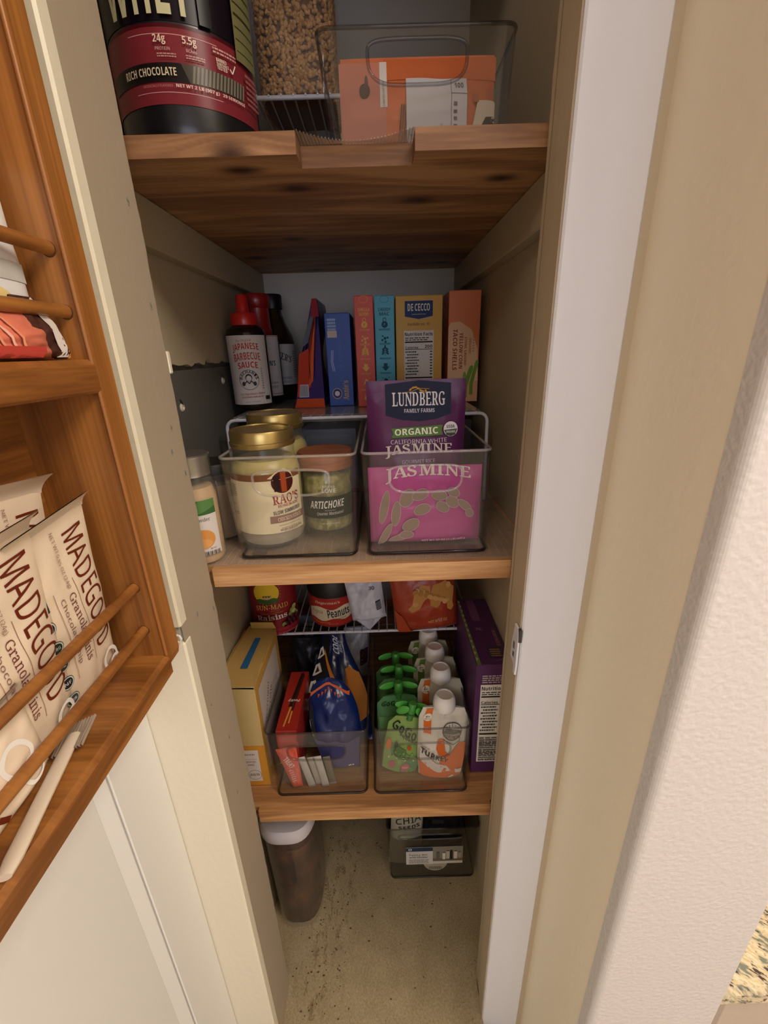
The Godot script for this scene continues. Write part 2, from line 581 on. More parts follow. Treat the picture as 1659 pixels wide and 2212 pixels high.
func lamp(p: Vector3, size: Vector2, rot: Vector3, col: Color, e: float, n: String, label: String, cat: String) -> void:
	var o := Node3D.new()
	o.name = numbered(n); add_child(o)
	o.position = p + Vector3(0, EYE, 0); o.rotation_degrees = rot
	if cat: o.set_meta("label", label); o.set_meta("category", cat)
	else: o.set_meta("kind", "structure")
	part(o, "frame", Sh.new().box(-size.x / 2 - .03, -size.y / 2 - .03, .0, size.x / 2 + .03, size.y / 2 + .03, .03, .004), mat("e8e6e0"))
	var gm := StandardMaterial3D.new()
	gm.albedo_color = Color.WHITE; gm.emission_enabled = true; gm.emission = col; gm.emission_energy_multiplier = e * .8
	part(o, "glowing_pane", Sh.new().box(-size.x / 2, -size.y / 2, -.012, size.x / 2, size.y / 2, .002, .002), gm)
	var l := AreaLight3D.new()
	l.name = "area_light"; l.area_size = size; l.light_color = col; l.light_energy = e
	l.area_range = 12.0; l.area_attenuation = 2.0
	l.shadow_enabled = true
	o.add_child(l, true)
	l.position.z = -.02

func setting() -> void:
	var beige := painted("e6dcc6", 3)
	var tan := painted("a89a86", 4)
	var tan_right := painted("b5a78e", 13)
	var tan_in := painted("b3a68c", 5)
	var white := painted("d6d7dc", 6, .4)
	var cream := painted("e6dfc9", 7, .4)
	var stub_white := painted("c4bfbc", 8, .7, 1.4, .09)
	var room := painted("d8d0c0", 9)
	# pantry floor, with dirt
	var sp := noise(21, .11, 3)
	var sp2 := noise(22, .012, 3)
	var streak := noise(23, .03, 3)
	var fm := StandardMaterial3D.new()
	fm.albedo_texture = tex(768, 768, func(x: int, y: int) -> Color:
		# the texture covers x -0.35..0.35 and z -1.15..-0.45 of the floor
		var wx := -.35 + .7 * x / 768.0
		var wz := -1.15 + .7 * y / 768.0
		var s := .5 + .5 * sp.get_noise_2d(x * 1.6, y * 1.6) + .25 * sp2.get_noise_2d(x, y)
		var c := Color("8a7a5a").lerp(Color("b4a482"), clampf(s, 0, 1))
		var along := exp(-pow((wx + .155 + (wz + .6) * .10) / .045, 2)) * smoothstep(-.95, -.7, wz) * (1.0 - smoothstep(-.5, -.44, wz) * .4)
		var d := clampf((streak.get_noise_2d(x * 1.5, y * .6) + .55 * sp.get_noise_2d(x * 2.0, y * 1.4) - .22) * 2.6, 0, 1) * along
		c = c.lerp(Color("4a3820"), d * .5)
		if sp.get_noise_2d(x * 1.1 + 900.0, y * 1.1) > .62: c = c.lerp(Color("5a4526"), .5)
		return c)
	fm.roughness = .9; fm.uv1_triplanar = true; fm.uv1_world_triplanar = true
	fm.uv1_scale = Vector3(1 / .7, 1 / .7, 1 / .7); fm.uv1_offset = Vector3(.5, .5, 1.15 / .7)
	struct("floor_1", B(-.33, -1.40, -1.21, .24, -1.27, -.505, .0).box(-.236, -1.40, -.505, .168, -1.27, -.395, .0), fm)
	struct("floor_2", B(-1.65, -1.50, -1.25, 1.65, -1.40, 2.6), mat("a79a86", .6))
	struct("ceiling", B(-1.65, 1.12, -1.25, 1.65, 1.2, 2.6), room)
	# pantry shell
	struct("wall_back", B(-.33, -1.40, -1.24, .25, 1.12, -1.19), painted("c6c0b4", 11))
	struct("wall_right", B(.212, -1.40, -1.2, .26, 1.12, -.495), tan_in)
	# left wall: bare grey board behind, tan plaster above a ragged break and below the middle shelf
	var wl := struct("wall_left", B(-.34, -1.40, -1.2, -.304, 1.12, -.505), mat("5a5853", .9))
	var up := PackedVector2Array([Vector2(-1.19, 1.12), Vector2(-1.19, -.012)])
	var z := -1.19
	var jag := noise(31, 9.0, 3)
	while z < -.525:
		z += .008
		up.append(Vector2(z, -.012 + .005 * jag.get_noise_1d(z * 3.0) + (.006 if absf(z + .79) < .012 else 0.0)))
	up.append(Vector2(-.507, -.012)); up.append(Vector2(-.507, 1.12))
	var fx := func(a: float, b: float, d: float) -> Vector3: return Vector3(d, b, a)
	part(wl, "plaster_sheet", Sh.new().prism(up, -.306, -.296, fx), tan_in).position.y = 0
	part(wl, "plaster_sheet", B(-.306, -1.40, -1.19, -.296, -.285, -.507), tan_in)
	part(wl, "bare_board", B(-.304, -.285, -1.19, -.2985, -.020, -.507, .0008), mat("5a5853", .9))
	# front wall with the opening
	struct("wall_front", B(-1.65, -1.40, -.50, -.31, 1.12, -.425), room)
	struct("wall_front_1", B(.26, -1.40, -.50, 1.65, 1.12, -.457), room)
	struct("wall_front_2", B(-.31, .62, -.505, .26, 1.12, -.43), room)
	# left reveal: painted plaster return with an uneven inner arris
	var rv := Sh.new()
	var ed := noise(41, 2.0, 3)
	var edge := func(y: float, k: float) -> Vector3:
		# k 0 front .. 1 back arris .. 2 behind
		var j := .0022 * ed.get_noise_2d(y * 9.0, 0.0) + .0016 * ed.get_noise_2d(y * 40.0, 3.0)
		if k < .5: return Vector3(-.2345, y, -.413)
		if k < 1.5: return Vector3(-.2345, y, -.507 + j)
		if k < 2.5: return Vector3(-.238 + j * .5, y, -.5145 + j)
		return Vector3(-.31, y, -.518)
	var ny := 260
	for i in ny:
		var a := -1.40 + 2.44 * i / ny
		var b := -1.40 + 2.44 * (i + 1) / ny
		for k in 3:
			rv.quad(edge.call(a, k), edge.call(a, k + 1), edge.call(b, k + 1), edge.call(b, k), k + 1)
	rv.box(-.32, -1.40, -.51, -.241, 1.12, -.415)
	struct("trim_1", rv, tan)
	# paint drips and chips on the left reveal
	var ch := Sh.new()
	for q in [[-.075, -.485], [-.10, -.475], [-.13, -.497], [-.30, -.455], [-.32, -.50], [.14, -.49], [-.43, -.44], [-.52, -.47], [.05, -.494], [-.62, -.46]]:
		var cc := Vector3(-.2343, q[0], q[1])
		ch.grid(func(s: float, t: float) -> Vector3: return cc + Vector3(.0009 * sin(PI * t), .004 * (t - .5) * 2 * cos(TAU * s) - .002 * sin(PI * t), .0017 * (t - .5) * 2 * sin(TAU * s)), 8, 4, true)
	var chips := part(get_node("trim_1"), "paint_blob", ch, cream)
	chips.set_meta("kind", "stuff")
	var flake := Sh.new().box(-.2365, -.018, -.5145, -.2335, .006, -.5075, .0012)
	part(get_node("trim_1"), "paint_flake", flake, cream)
	# left casing board, notched where the strike plate screw sits
	var cas := struct("trim_2", B(-.335, -.289, -.428, -.2335, 1.12, -.4105, .0022), cream)
	part(cas, "lower_board", B(-.335, -1.40, -.428, -.2335, -.309, -.4105, .0022), cream)
	part(cas, "backing", B(-.33, -.32, -.428, -.2375, -.28, -.417), white)
	var eye := part(cas, "screw_eye", Sh.new().tube([Vector3(.004, 0, 0), Vector3(.0028, .0032, 0), Vector3(0, .0046, 0), Vector3(-.0028, .0032, 0), Vector3(-.004, 0, 0), Vector3(-.0028, -.0032, 0), Vector3(0, -.0046, 0), Vector3(.0028, -.0032, 0)], .0014, 8, true), mat("e6e2d8", .35))
	eye.position = Vector3(-.2375, -.299, -.406)
	# right reveal with its stop, casing, return and pier
	var rr := struct("trim_3", B(.1695, -1.40, -.503, .25, 1.12, -.445, .002), tan_right)
	part(rr, "stop_strip", B(.1665, -1.40, -.476, .18, 1.12, -.446, .0016), tan_right)
	var rag := Sh.new()
	for i in 200:
		var y0 := -1.40 + 2.44 * i / 200
		var y1 := -1.40 + 2.44 * (i + 1) / 200
		var j0 := .0016 * ed.get_noise_2d(y0 * 30.0, 9.0) + .0014 * ed.get_noise_2d(y0 * 8.0, 5.0)
		var j1 := .0016 * ed.get_noise_2d(y1 * 30.0, 9.0) + .0014 * ed.get_noise_2d(y1 * 8.0, 5.0)
		rag.quad(Vector3(.1688 , y0, -.5075 + j0), Vector3(.1690, y0, -.499), Vector3(.1690, y1, -.499), Vector3(.1688, y1, -.5075 + j1), 1)
		rag.quad(Vector3(.1735, y0, -.511), Vector3(.1688, y0, -.5075 + j0), Vector3(.1688, y1, -.5075 + j1), Vector3(.1735, y1, -.511), 2)
	part(rr, "plaster_arris", rag, tan_right)
	struct("trim_4", B(.1675, -1.40, -.459, .2376, 1.12, -.442, .002), white)
	struct("wall_right_1", B(.2468, -1.40, -.46, .40, 1.12, -.285, .0), beige)
	struct("wall_front_3", B(.23, -1.40, -.50, .26, 1.12, -.457, .0), beige)
	# pier end: rounded plaster corner in white
	var pr := PackedVector2Array([Vector2(.41, -.30), Vector2(.41, -.288)])
	for i in 7:
		var a := PI / 2 * i / 6
		pr.append(Vector2(.403 + .007 * cos(PI / 2 * i / 6), -.287 + .007 * sin(a)))
	for i in 7:
		var a := PI / 2 + PI / 2 * i / 6
		pr.append(Vector2(.2538 + .008 * cos(a), -.288 + .008 * sin(a)))
	pr.append(Vector2(.2458, -.30))
	struct("wall_right_2", Sh.new().prism(pr, -1.40, 1.12, func(a: float, b: float, d: float) -> Vector3: return Vector3(a, d, b)), stub_white)
	# the rest of the kitchen shell
	struct("wall_east", B(1.6, -1.40, -.5, 1.66, 1.12, 2.6), room)
	struct("wall_west", B(-1.66, -1.40, -.5, -1.6, 1.12, 2.6), room)
	struct("wall_south", B(-1.66, -1.40, 2.52, 1.66, 1.12, 2.6), room)
	# cleats under the top shelf
	struct("trim_5", B(-.297, .128, -1.19, -.277, .1828, -.525, .0015), tan_in)
	struct("trim_6", B(.193, .128, -1.19, .2125, .1828, -.525, .0015), tan_in)
	# wall plugs
	for q in [[-.072, -.662], [-.045, -.855]]:
		var o := thing("wall_plug", ["white plastic screw anchor in the bare grey board, nearest the doorway", "small pale wall plug by the foot of the red-capped sauce bottle"][0 if q[1] > -.7 else 1], "wall anchor", Vector3(-.2985, q[0], q[1]), "", Vector3(0, 0, -PI / 2))
		part(o, "flange", Sh.new().lathe([Vector2(0, -.004), Vector2(.006, -.004), Vector2(.0065, .001), Vector2(.0045, .003), Vector2(.003, .003), Vector2(.002, .0005), Vector2(0, .0005)], 16), mat("cfcabb", .5))
		part(o, "screw_tip", Sh.new().tube([Vector3(-.004, .002, 0), Vector3(-.008, .0025, .001), Vector3(-.012, .001, .001)], .0014, 6), mat("2e2a26", .5))
	# child lock with a printed tag on the right casing
	var lk := thing("cupboard_latch", "small white adhesive child latch with printed tag on the pale door casing edge", "latch", Vector3(.1655, -.365, -.452))
	part(lk, "plate", Sh.new().prism(PackedVector2Array([Vector2(.008, .035), Vector2(.011, .022), Vector2(.011, -.020), Vector2(.009, -.034), Vector2(.003, -.034), Vector2(.003, -.022), Vector2(-.012, -.018), Vector2(-.010, .004), Vector2(-.004, .036)]), -.0012, .0014, func(a: float, b: float, d: float) -> Vector3: return Vector3(-d - .0012, b, a)), mat("d9d8e0", .4))
	part(lk, "hook", B(-.002, .018, .006, .002, .036, .0125, .0006), mat("3a3836", .6), "dark hook")
	var lp := Pr.new(plane_map(Vector3(-.0026, 0, 0), Vector3.BACK, Vector3.UP), self)
	lp.rect(-.004, .000, .006, .011, "6a6a78").rect(-.003, -.012, .005, .008, "4c4c58")
	lp.put(lk, "printed_tag")
	# shelves
	shelf("pine shelf board with a square notch cut in its front edge, above the bottles", .202, .183, true)
	shelf("oak shelf board carrying the rice bags and jars in clear bins", -.272, -.2995, false)
	shelf("lowest wooden shelf board, carrying the snack pouches and the opened kraft carton", -.751, -.779, false)
	# low stone top past the pier
	var ct := thing("countertop", "speckled cream and grey granite top past the white wall end", "countertop", Vector3(.75, -.80, -.62))
	var g1 := noise(51, .02, 4)
	var g2 := noise(52, .05, 4)
	var gm := StandardMaterial3D.new()
	gm.albedo_texture = tex(512, 512, func(x: int, y: int) -> Color:
		var u := x * .8 + y * .6
		var w := -x * .6 + y * .8
		var a := g1.get_noise_2d(u * .5, w * 1.2)
		var b := g2.get_noise_2d(u * .5, w * 1.9)
		var c := Color("b8a682").lerp(Color("ddd0b4"), clampf(.5 + b, 0, 1))
		c = c.lerp(Color("6f7468"), smoothstep(.05, .4, a + b * .5))
		return c.lerp(Color("3c3030"), smoothstep(.25, .6, g1.get_noise_2d(w + 300, u) + b * .6)))
	gm.roughness = .2; gm.uv1_triplanar = true; gm.uv1_scale = Vector3(5, 5, 5)
	part(ct, "stone_slab", B(-.33, -.032, .17, .5, 0, .325, .006), gm)
	var cb := thing("base_cabinet", "painted taupe cabinet under the granite top", "cabinet", Vector3(.75, -1.40, -.62))
	var cm := painted("b5a698", 12, .5)
	part(cb, "carcass", B(-.325, 0, .17, .5, .566, .295), cm)
	part(cb, "drawer_front", B(-.30, .03, .295, .5, .556, .312, .004), cm)

func shelf(label: String, yt: float, yb: float, notched: bool) -> void:
	var o := thing("wooden_shelf", label, "shelf", Vector3(-.042, yb, -.855))
	var pts: PackedVector2Array
	if notched:
		pts = PackedVector2Array([Vector2(-.2535, -.334), Vector2(-.2535, .335), Vector2(-.0325, .335), Vector2(-.0325, .300), Vector2(.0845, .300), Vector2(.0845, .335), Vector2(.2535, .335), Vector2(.2535, -.334)])
	else:
		pts = PackedVector2Array([Vector2(-.2535, -.334), Vector2(-.2535, .327), Vector2(-.194, .327), Vector2(-.194, .335), Vector2(.2145, .335), Vector2(.2145, .327), Vector2(.2535, .327), Vector2(.2535, -.334)])
	var w: StandardMaterial3D
	if notched: w = wood("80593a", "bd9266", 61, .70, [[184, 255, 8], [184, 474, 8], [184, 38, 8], [330, 120, 9], [220, 80, 8], [395, 70, 8], [300, 60, 7], [110, 150, 8], [330, 392, 9], [220, 432, 8], [395, 442, 8]])
	elif yt > -.5: w = wood("a8784a", "d6a978", 64, .60, [], 0)
	else: w = wood("8c6038", "c2925f", 67, .60, [[380, 470, 10]], 0)
	part(o, "board", Sh.new().prism(pts, 0, yt - yb, func(a: float, b: float, d: float) -> Vector3: return Vector3(a, d, b)), w)
	# ribbed clear liner
	if yt > -.5:
		var l := thing("shelf_liner", "clear ribbed plastic liner sagging over the notch of the pine shelf" if notched else "clear gridded plastic liner under the two bins of rice and jars", "shelf liner", Vector3(-.042, yt, -.855))
		if notched:
			var drop := func(a: float, zz: float) -> float:
				if zz < .300: return .0004
				var s := (a - .026) / .0585
				return -.010 * clampf(1.0 - s * s, 0, 1) * (zz - .300) / .034
			var sheet := part(l, "sheet", Sh.new().grid(func(s: float, t: float) -> Vector3:
				var a := lerpf(-.0325, .0845, s)
				var zz := lerpf(.25, .334, t)
				return Vector3(a, .0006 + drop.call(a, zz), zz), 30, 24), clear("b0a698", .45))
			for i in 34:
				var a := -.031 + .114 * i / 33.0
				part(sheet, "rib", Sh.new().tube([Vector3(a, .0014, .25), Vector3(a, .0014, .299), Vector3(a, .0014 + drop.call(a, .334), .334)], .0005, 5), clear("b8ab9a", .25))
		else:
			var sheet := part(l, "sheet", B(-.25, .0002, -.33, .25, .0009, .326, .0002), clear("c9b9a6", .3))
			for i in 48:
				part(sheet, "rib", B(-.245 + .49 * i / 47.0 - .0006, .0008, -.32, -.245 + .49 * i / 47.0 + .0006, .0013, .3265, .0001), clear("e4d8c8", .22))

func door_and_rack() -> void:
	var paint := painted("e4e3df", 14, .45, .4)
	# door standing open at a right angle, its inner face towards +x
	var d := struct("door_1", B(-.335, -1.39, -.41, -.314, .70, .30, .001), paint)
	part(d, "stile", B(-.3345, -1.39, -.410, -.30, .70, -.3285, .0012), paint)
	part(d, "stile", B(-.3345, -1.39, .22, -.30, .70, .30, .0012), paint)
	part(d, "rail", B(-.3345, -1.39, -.3285, -.30, -1.20, .22, .0012), paint)
	part(d, "rail", B(-.3345, .60, -.3285, -.30, .70, .22, .0012), paint)
	var bev := PackedVector2Array([Vector2(-.3265, -.314), Vector2(-.3265, -.3015), Vector2(-.3245, -.3008), Vector2(-.309, -.3060), Vector2(-.309, -.314)])
	part(d, "panel_bevel", Sh.new().prism(bev, -1.198, .598, func(a: float, b: float, dd: float) -> Vector3: return Vector3(b, dd, a)), paint)
	part(d, "panel", B(-.315, -1.198, -.309, -.306, .598, .21, .0005), paint)
	# spice rack on the door
	var honey := wood("74461e", "a86e34", 71, .5, [], 1, .4)
	var honey_z := wood("74461e", "a86e34", 74, .5, [], 0, .4)
	honey_z.uv1_triplanar = true
	var o := thing("spice_rack", "honey brown wooden rack with round dowel rails on the open white door", "rack", Vector3(-.26, -.305, -.16))
	var L := func(x: float, y: float, zz: float) -> Vector3: return Vector3(x + .26, y + .305, zz + .16)
	var side := PackedVector2Array([Vector2(-.299, -.305), Vector2(-.236, -.305), Vector2(-.2215, -.292), Vector2(-.220, -.285), Vector2(-.220, .62), Vector2(-.299, .62)])
	for zz in [[-.375, -.355], [.06, .08]]:
		part(o, "side_board", Sh.new().prism(side, zz[0], zz[1], func(a: float, b: float, dd: float) -> Vector3: return L.call(a, b, dd)), honey)
	part(o, "edge_bead", Sh.new().tube([L.call(-.2225, -.28, -.3548), L.call(-.2225, .62, -.3548)], .0018, 8), honey)
	part(o, "back_panel", Sh.new().box(.26 - .299, 0, .16 - .355, .26 - .293, .92, .22, .0005), honey_z)
	var hz := wood("74461e", "a86e34", 77, .5, [], 0, .4)
	for y in [[-.305, -.281], [-.026, 0.0], [.36, .386]]:
		var pf := PackedVector2Array([Vector2(-.293, y[0] + .001), Vector2(-.2225, y[0] + .001), Vector2(-.2205, y[0] + .003), Vector2(-.2205, y[1] - .004), Vector2(-.2245, y[1]), Vector2(-.293, y[1])])
		part(o, "shelf_board", Sh.new().prism(pf, -.3555, .06, func(a: float, b: float, dd: float) -> Vector3: return L.call(a, b, dd)), hz)
	for q in [[-.233, .0745], [-.2325, .0335], [-.237, -.203], [-.2385, -.2505]]:
		var dowel := []
		for i in 24:
			var t := i / 23.0
			dowel.append(L.call(q[0] + .0006 * sin(t * 9.0), q[1] + .0005 * cos(t * 7.0), lerpf(-.357, .062, t)))
		var rail := part(o, "dowel_rail", Sh.new().tube(dowel, .0047, 14), hz)
		part(rail, "dowel_socket", Sh.new().lathe([Vector2(.0046, 0), Vector2(.0054, 0), Vector2(.0052, .0006), Vector2(.0046, .0006)], 20, Vector3.ZERO), mat("4a260c", .8)).transform = Transform3D(Basis(Vector3.RIGHT, PI / 2), L.call(q[0], q[1], -.3552))
	# pouches on the lower rack shelf: local x runs away from the eye along the rack, print faces +x
	granola("granola_pouch", "cream granola pouch with brown lettering, farthest along the lower rack shelf", Vector3(-.270, -.280, -.306), Vector3(.16, 0, .12), .082, .172, 1, false)
	granola("granola_pouch", "cream granola pouch with brown lettering, overlapping the farthest pouch in the rack", Vector3(-.267, -.280, -.240), Vector3(.16, 0, .09), .086, .176, 2, true)
	granola("granola_pouch", "low slumped cream pouch nearest the eye, showing only a white loop emblem", Vector3(-.254, -.280, -.196), Vector3(.10, 0, .12), .078, .074, 3, true)
	granola("granola_pouch", "cream granola pouch behind the others with only its folded top seam showing", Vector3(-.286, -.280, -.272), Vector3(.06, 0, -.10), .080, .188, 4, false)
	# flat sachet lying on the lower rack shelf
	var fl := thing("flat_sachet", "thin cream sachet lying crosswise on the lower rack ledge under the pouches", "sachet", Vector3(-.232, -.279, -.205), "", Vector3(0, .25, .3))
	part(fl, "roll", Sh.new().lathe([Vector2(0, -.05), Vector2(.0052, -.05), Vector2(.006, -.03), Vector2(.006, .04), Vector2(.0045, .05), Vector2(0, .05)], 18, Vector3.ZERO, 1.0, .6), mat("d8c8b4", .4)).transform = Transform3D(Basis(Vector3.RIGHT, PI / 2), Vector3(0, .006, 0))
	var fs := Sh.new()
	fs.grid(func(s: float, t: float) -> Vector3: return Vector3(-.012 + .024 * s, .006 + .001 * sin(s * 60.0), -.065 + .03 * t), 26, 3)
	fs.grid(func(s: float, t: float) -> Vector3: return Vector3(-.012 + .024 * s, .0052 + .001 * sin(s * 60.0), -.065 + .03 * t), 26, 3, true)
	part(fl, "crimped_seam", fs, mat("b9aa98", .3, .3))
	# upper rack shelf
	var wp := make_bag("snack_pouch", "white pouch with a grey band and yellow corner behind the upper dowels", "pouch", Vector3(-.252, .001, -.288), .118, .125, .02, crinkle("e9e9ea", 5, .35, 0, 5, .4), "", Vector3(0, PI / 2, 0), .001, 1.0, 4)
	wp[1].rect(-.057, .050, .114, .012, "bdbab6").ell(-.0, .036, .034, .012, "e8cf8c")
	wp[1].put(wp[0])
	var pk := make_bag("fruit_snack_pouch", "glossy salmon pink pouch lying low behind the second dowel of the upper rack shelf", "pouch", Vector3(-.236, .001, -.268), .13, .034, .026, crinkle("d97a62", 6, .3, 0, 6, .8), "", Vector3(0, PI / 2, 0), .003, .9, 6)
	for i in 8: pk[1].line([Vector2(-.03 + i * .008, .006), Vector2(-.045 + i * .008, .034)], .002, ["f0b8a2", "e89878"][i % 2])
	pk[1].rect(-.065, .001, .11, .007, "b8453c")
	pk[1].put(pk[0])
	var bk := make_bag("wafer_pouch", "dark brown and white pouch end poking out past the pink pouch", "pouch", Vector3(-.238, .001, -.322), .062, .040, .02, crinkle("4a2c26", 8, .3, 0, 7, .8), "", Vector3(0, PI / 2, 0), .003, .35, 7)
	bk[1].poly([Vector2(.010, .001), Vector2(.030, .001), Vector2(.020, .024), Vector2(.006, .040), Vector2(.0, .034)], "dcd2cc").ell(.022, .006, .004, .003, "4a2c26").ell(.027, .003, .003, .003, "e08a4a")
	bk[1].put(bk[0])

func granola(n: String, label: String, p: Vector3, lean: Vector3, w: float, h: float, sd: int, lit: bool) -> void:
	var r := make_bag(n, label, "pouch", p, w, h, .018, crinkle("e6d3bb", 40 + sd, .42, 0, 4, .35), "cream granola pouches in the door rack", Vector3.ZERO, .0016, 1.0, 80 + sd)
	var t: Node3D = r[0]
	# print faces +x; lean.x tips the top outwards, lean.z turns the pouch in its own plane
	t.basis = Basis(Vector3.BACK, -lean.x) * Basis(Vector3.UP, PI / 2) * Basis(Vector3.BACK, lean.z)
	var q: Pr = r[1]
	if h < .1:
		q.ring(w * .18, h * .52, .012, .014, .0034, "f4f1ec", .35).ring(w * .26, h * .28, .010, .012, .0030, "f4f1ec", .2).line([Vector2(-.03, .012), Vector2(-.012, .018), Vector2(-.006, .010)], .004, "6d2c1c")
		q.put(t, "printed_label", .45)
		var sm := Sh.new()
		sm.bag(func(a: float, b: float, k: float) -> Vector3: return Vector3((a - .5) * w, h - .002 + b * .012, .0006 * k + b * b * .006), 30, 4)
		part(t, "crimped_seam", sm, mat("e2d2bd", .35))
		return
	q.text("MADEGOOD", w * .27, h * .59, h * .68, w * .27, "6d2c1c", 0, -PI / 2)
	q.rect(w * .075, h * .22, .0004, h * .5, "9a6a58")
	q.text("Granola Minis", w * .0, h * .46, h * .40, w * .085, "7b3f38", 3, -PI / 2)
	q.text("Chocolate Chip", -w * .13, h * .48, h * .38, w * .065, "8f6a62", 0, -PI / 2)
	q.rect(-w * .195, h * .22, .0004, h * .5, "9a6a58")
	q.text("NET WT 0.85 OZ (24g)", -w * .0, h * .83, h * .28, w * .05, "9b7468", 0, -PI / 2 + .0)
	for i in 6:
		var y := h * (.70 - i * .105)
		if i == 0:
			q.rect(-w * .43, y - .006, .012, .014, "3c4046").text("NON", -w * .43 + .006, y, .008, .004, "9aa2a8", 1)
		else:
			q.ell(-w * .365, y, .0062, .0062, ["8e9a96", "24262a", "2c3a2a", "3a3c38", "2a2a2c", "4a4c4a"][i])
			q.ring(-w * .365, y, .0056, .0056, .001, "c8d0c8")
			q.text(["GF", "V", "ORG", "K", "NF", "B"][i], -w * .365, y, .006, .003, "b8beb8", 1)
	q.ring(w * .24, h * .075 + .012, .0105, .013, .0032, "f4f1ec", .35).ring(w * .30, h * .075 + .001, .009, .011, .0030, "f4f1ec", .2)
	q.put(t, "printed_label", .45)
	# crimped seams
	for e in [0, 1]:
		var y0 := (h - .002) if e else -.012
		var s := Sh.new()
		var f := func(a: float, b: float, k: float) -> Vector3:
			return Vector3((a - .5) * w * (1.02 + .04 * b * e), y0 + b * .016, (.0009 * sin(a * 90.0) if e == 0 else .0) + .0006 * k + b * b * (.011 if e else .002))
		s.bag(f, 60, 5)
		part(t, "crimped_seam", s, mat("e2d2bd" if e else "cdbfae", .35))

func top_shelf() -> void:
	var T := .202
	make_rack("white wire rack on the pine shelf under the canister of nuts", -.27, .10, -.80, -1.02, .352, T, false)
	# protein tub
	var o := thing("protein_tub", "large black protein powder tub with a red band label", "tub", Vector3(-.2145, T, -.652))
	part(o, "body", Sh.new().lathe([Vector2(0, .001), Vector2(.060, .001), Vector2(.068, .004), Vector2(.0745, .014), Vector2(.0775, .030), Vector2(.0775, .205), Vector2(.070, .225), Vector2(.055, .235), Vector2(0, .235)], 72), mat("17171a", .28))
	part(o, "lid", Sh.new().lathe([Vector2(.062, .232), Vector2(.066, .234), Vector2(.066, .258), Vector2(.063, .262), Vector2(0, .262)], 64), mat("141416", .4))
	var q := Pr.new(drum_map(.0777), self, .006)
	q.rect(-.11, .112, .23, .09, "16151a")
	q.rect(-.12, .046, .24, .062, "7c2e32")
	q.rect(-.12, .107, .24, .003, "4a1218")
	for y in [.1015, .0555]: q.rect(-.03, y, .09, .0006, "d09a96")
	q.rect(.0, .064, .088, .0155, "4a443a").poly([Vector2(-.07, .064), Vector2(.028, .064), Vector2(.021, .0795), Vector2(-.07, .0795)], "1d191a")
	for i in 15: q.poly([Vector2(.030 + i * .0039, .0645), Vector2(.0322 + i * .0039, .0645), Vector2(.0352 + i * .0039, .079), Vector2(.0330 + i * .0039, .079)], "7c7466")
	q.text("RICH CHOCOLATE", -.012, .0718, .056, .0065, "d8c8a8", 1)
	q.text("24g", .004, .0965, .012, .008, "e2c9b0", 1).text("PROTEIN", .006, .0895, .014, .0025, "cfa79a", 0).rows(.0, .083, .018, .004, 2, "c09088")
	q.text("5.5g", .032, .0965, .013, .008, "e2c9b0", 1).text("BCAAs", .033, .0895, .010, .0025, "cfa79a", 0).rows(.027, .083, .018, .004, 2, "c09088")
	q.rows(.054, .0945, .026, .006, 2, "d0a098")
	q.text("BANNED", .062, .0895, .011, .003, "e2d0bc", 1).text("SUBSTANCE", .063, .0862, .013, .0025, "e2d0bc", 1).text("TESTED", .062, .083, .011, .003, "e2d0bc", 1)
	q.line([Vector2(.071, .086), Vector2(.0735, .0828), Vector2(.078, .091)], .0012, "e8dcc8")
	q.text("NET WT 2 LB (907 g)   29 SERVINGS", .050, .0598, .072, .0036, "e4c8bc", 1)
	q.text("ARTIFICIALLY FLAVORED", -.004, .0598, .030, .002, "b87a78", 0)
	q.text("WHEY", -.004, .140, .086, .050, "c9c39a", 1)
	q.rect(.044, .112, .012, .05, "1a181b")
	q.rect(.081, .098, .034, .11, "77744c")
	for i in 9: q.rect(.083, .106 + i * .010, .030, .0010 if i != 3 else .002, "35331f")
	q.rows(.090, .062, .022, .03, 6, "a5605e")
	q.put(o, "printed_label", .3)
	# canister of nuts
	var c := thing("nut_canister", "clear canister full of roasted peanuts on the upper wire rack", "canister", Vector3(-.109, .3535, -.872))
	part(c, "shell", Sh.new().lathe([Vector2(0, 0), Vector2(.060, 0), Vector2(.064, .004), Vector2(.064, .20), Vector2(.060, .204)], 48, Vector3.ZERO, 1, 1, 5.0), clear("c8ccd0", .08))
	part(c, "lid", Sh.new().lathe([Vector2(.064, .20), Vector2(.066, .203), Vector2(.066, .224), Vector2(.06, .228), Vector2(0, .228)], 48, Vector3.ZERO, 1, 1, 5.0), mat("b8bcc0", .4))
	part(c, "nut_core", Sh.new().lathe([Vector2(0, .004), Vector2(.053, .004), Vector2(.053, .18), Vector2(0, .186)], 32, Vector3.ZERO, 1, 1, 4.0), mat("74512e", .8))
	var nut := Sh.new().lathe([Vector2(0, -.0058), Vector2(.0028, -.005), Vector2(.0042, -.002), Vector2(.0042, .002), Vector2(.0026, .005), Vector2(0, .0058)], 9)
	var mm := MultiMesh.new()
	mm.transform_format = MultiMesh.TRANSFORM_3D; mm.use_colors = true; mm.mesh = nut.done()
	mm.instance_count = 4200
	for i in 4200:
		var a := rng.randf_range(-PI, PI)
		var rr: float = .0555 / pow(pow(absf(cos(a)), 5.0) + pow(absf(sin(a)), 5.0), .2)
		var b := Basis.from_euler(Vector3(rng.randf() * TAU, rng.randf() * TAU, rng.randf() * TAU)) * rng.randf_range(.5, .72)
		mm.set_instance_transform(i, Transform3D(b, Vector3(cos(a) * rr, rng.randf_range(.006, .182), sin(a) * rr)))
		mm.set_instance_color(i, Color("a8743c").lerp(Color("d6aa70"), rng.randf()).srgb_to_linear())
	var mi := MultiMeshInstance3D.new()
	mi.multimesh = mm; mi.name = "peanuts"; mi.material_override = ink(.5)
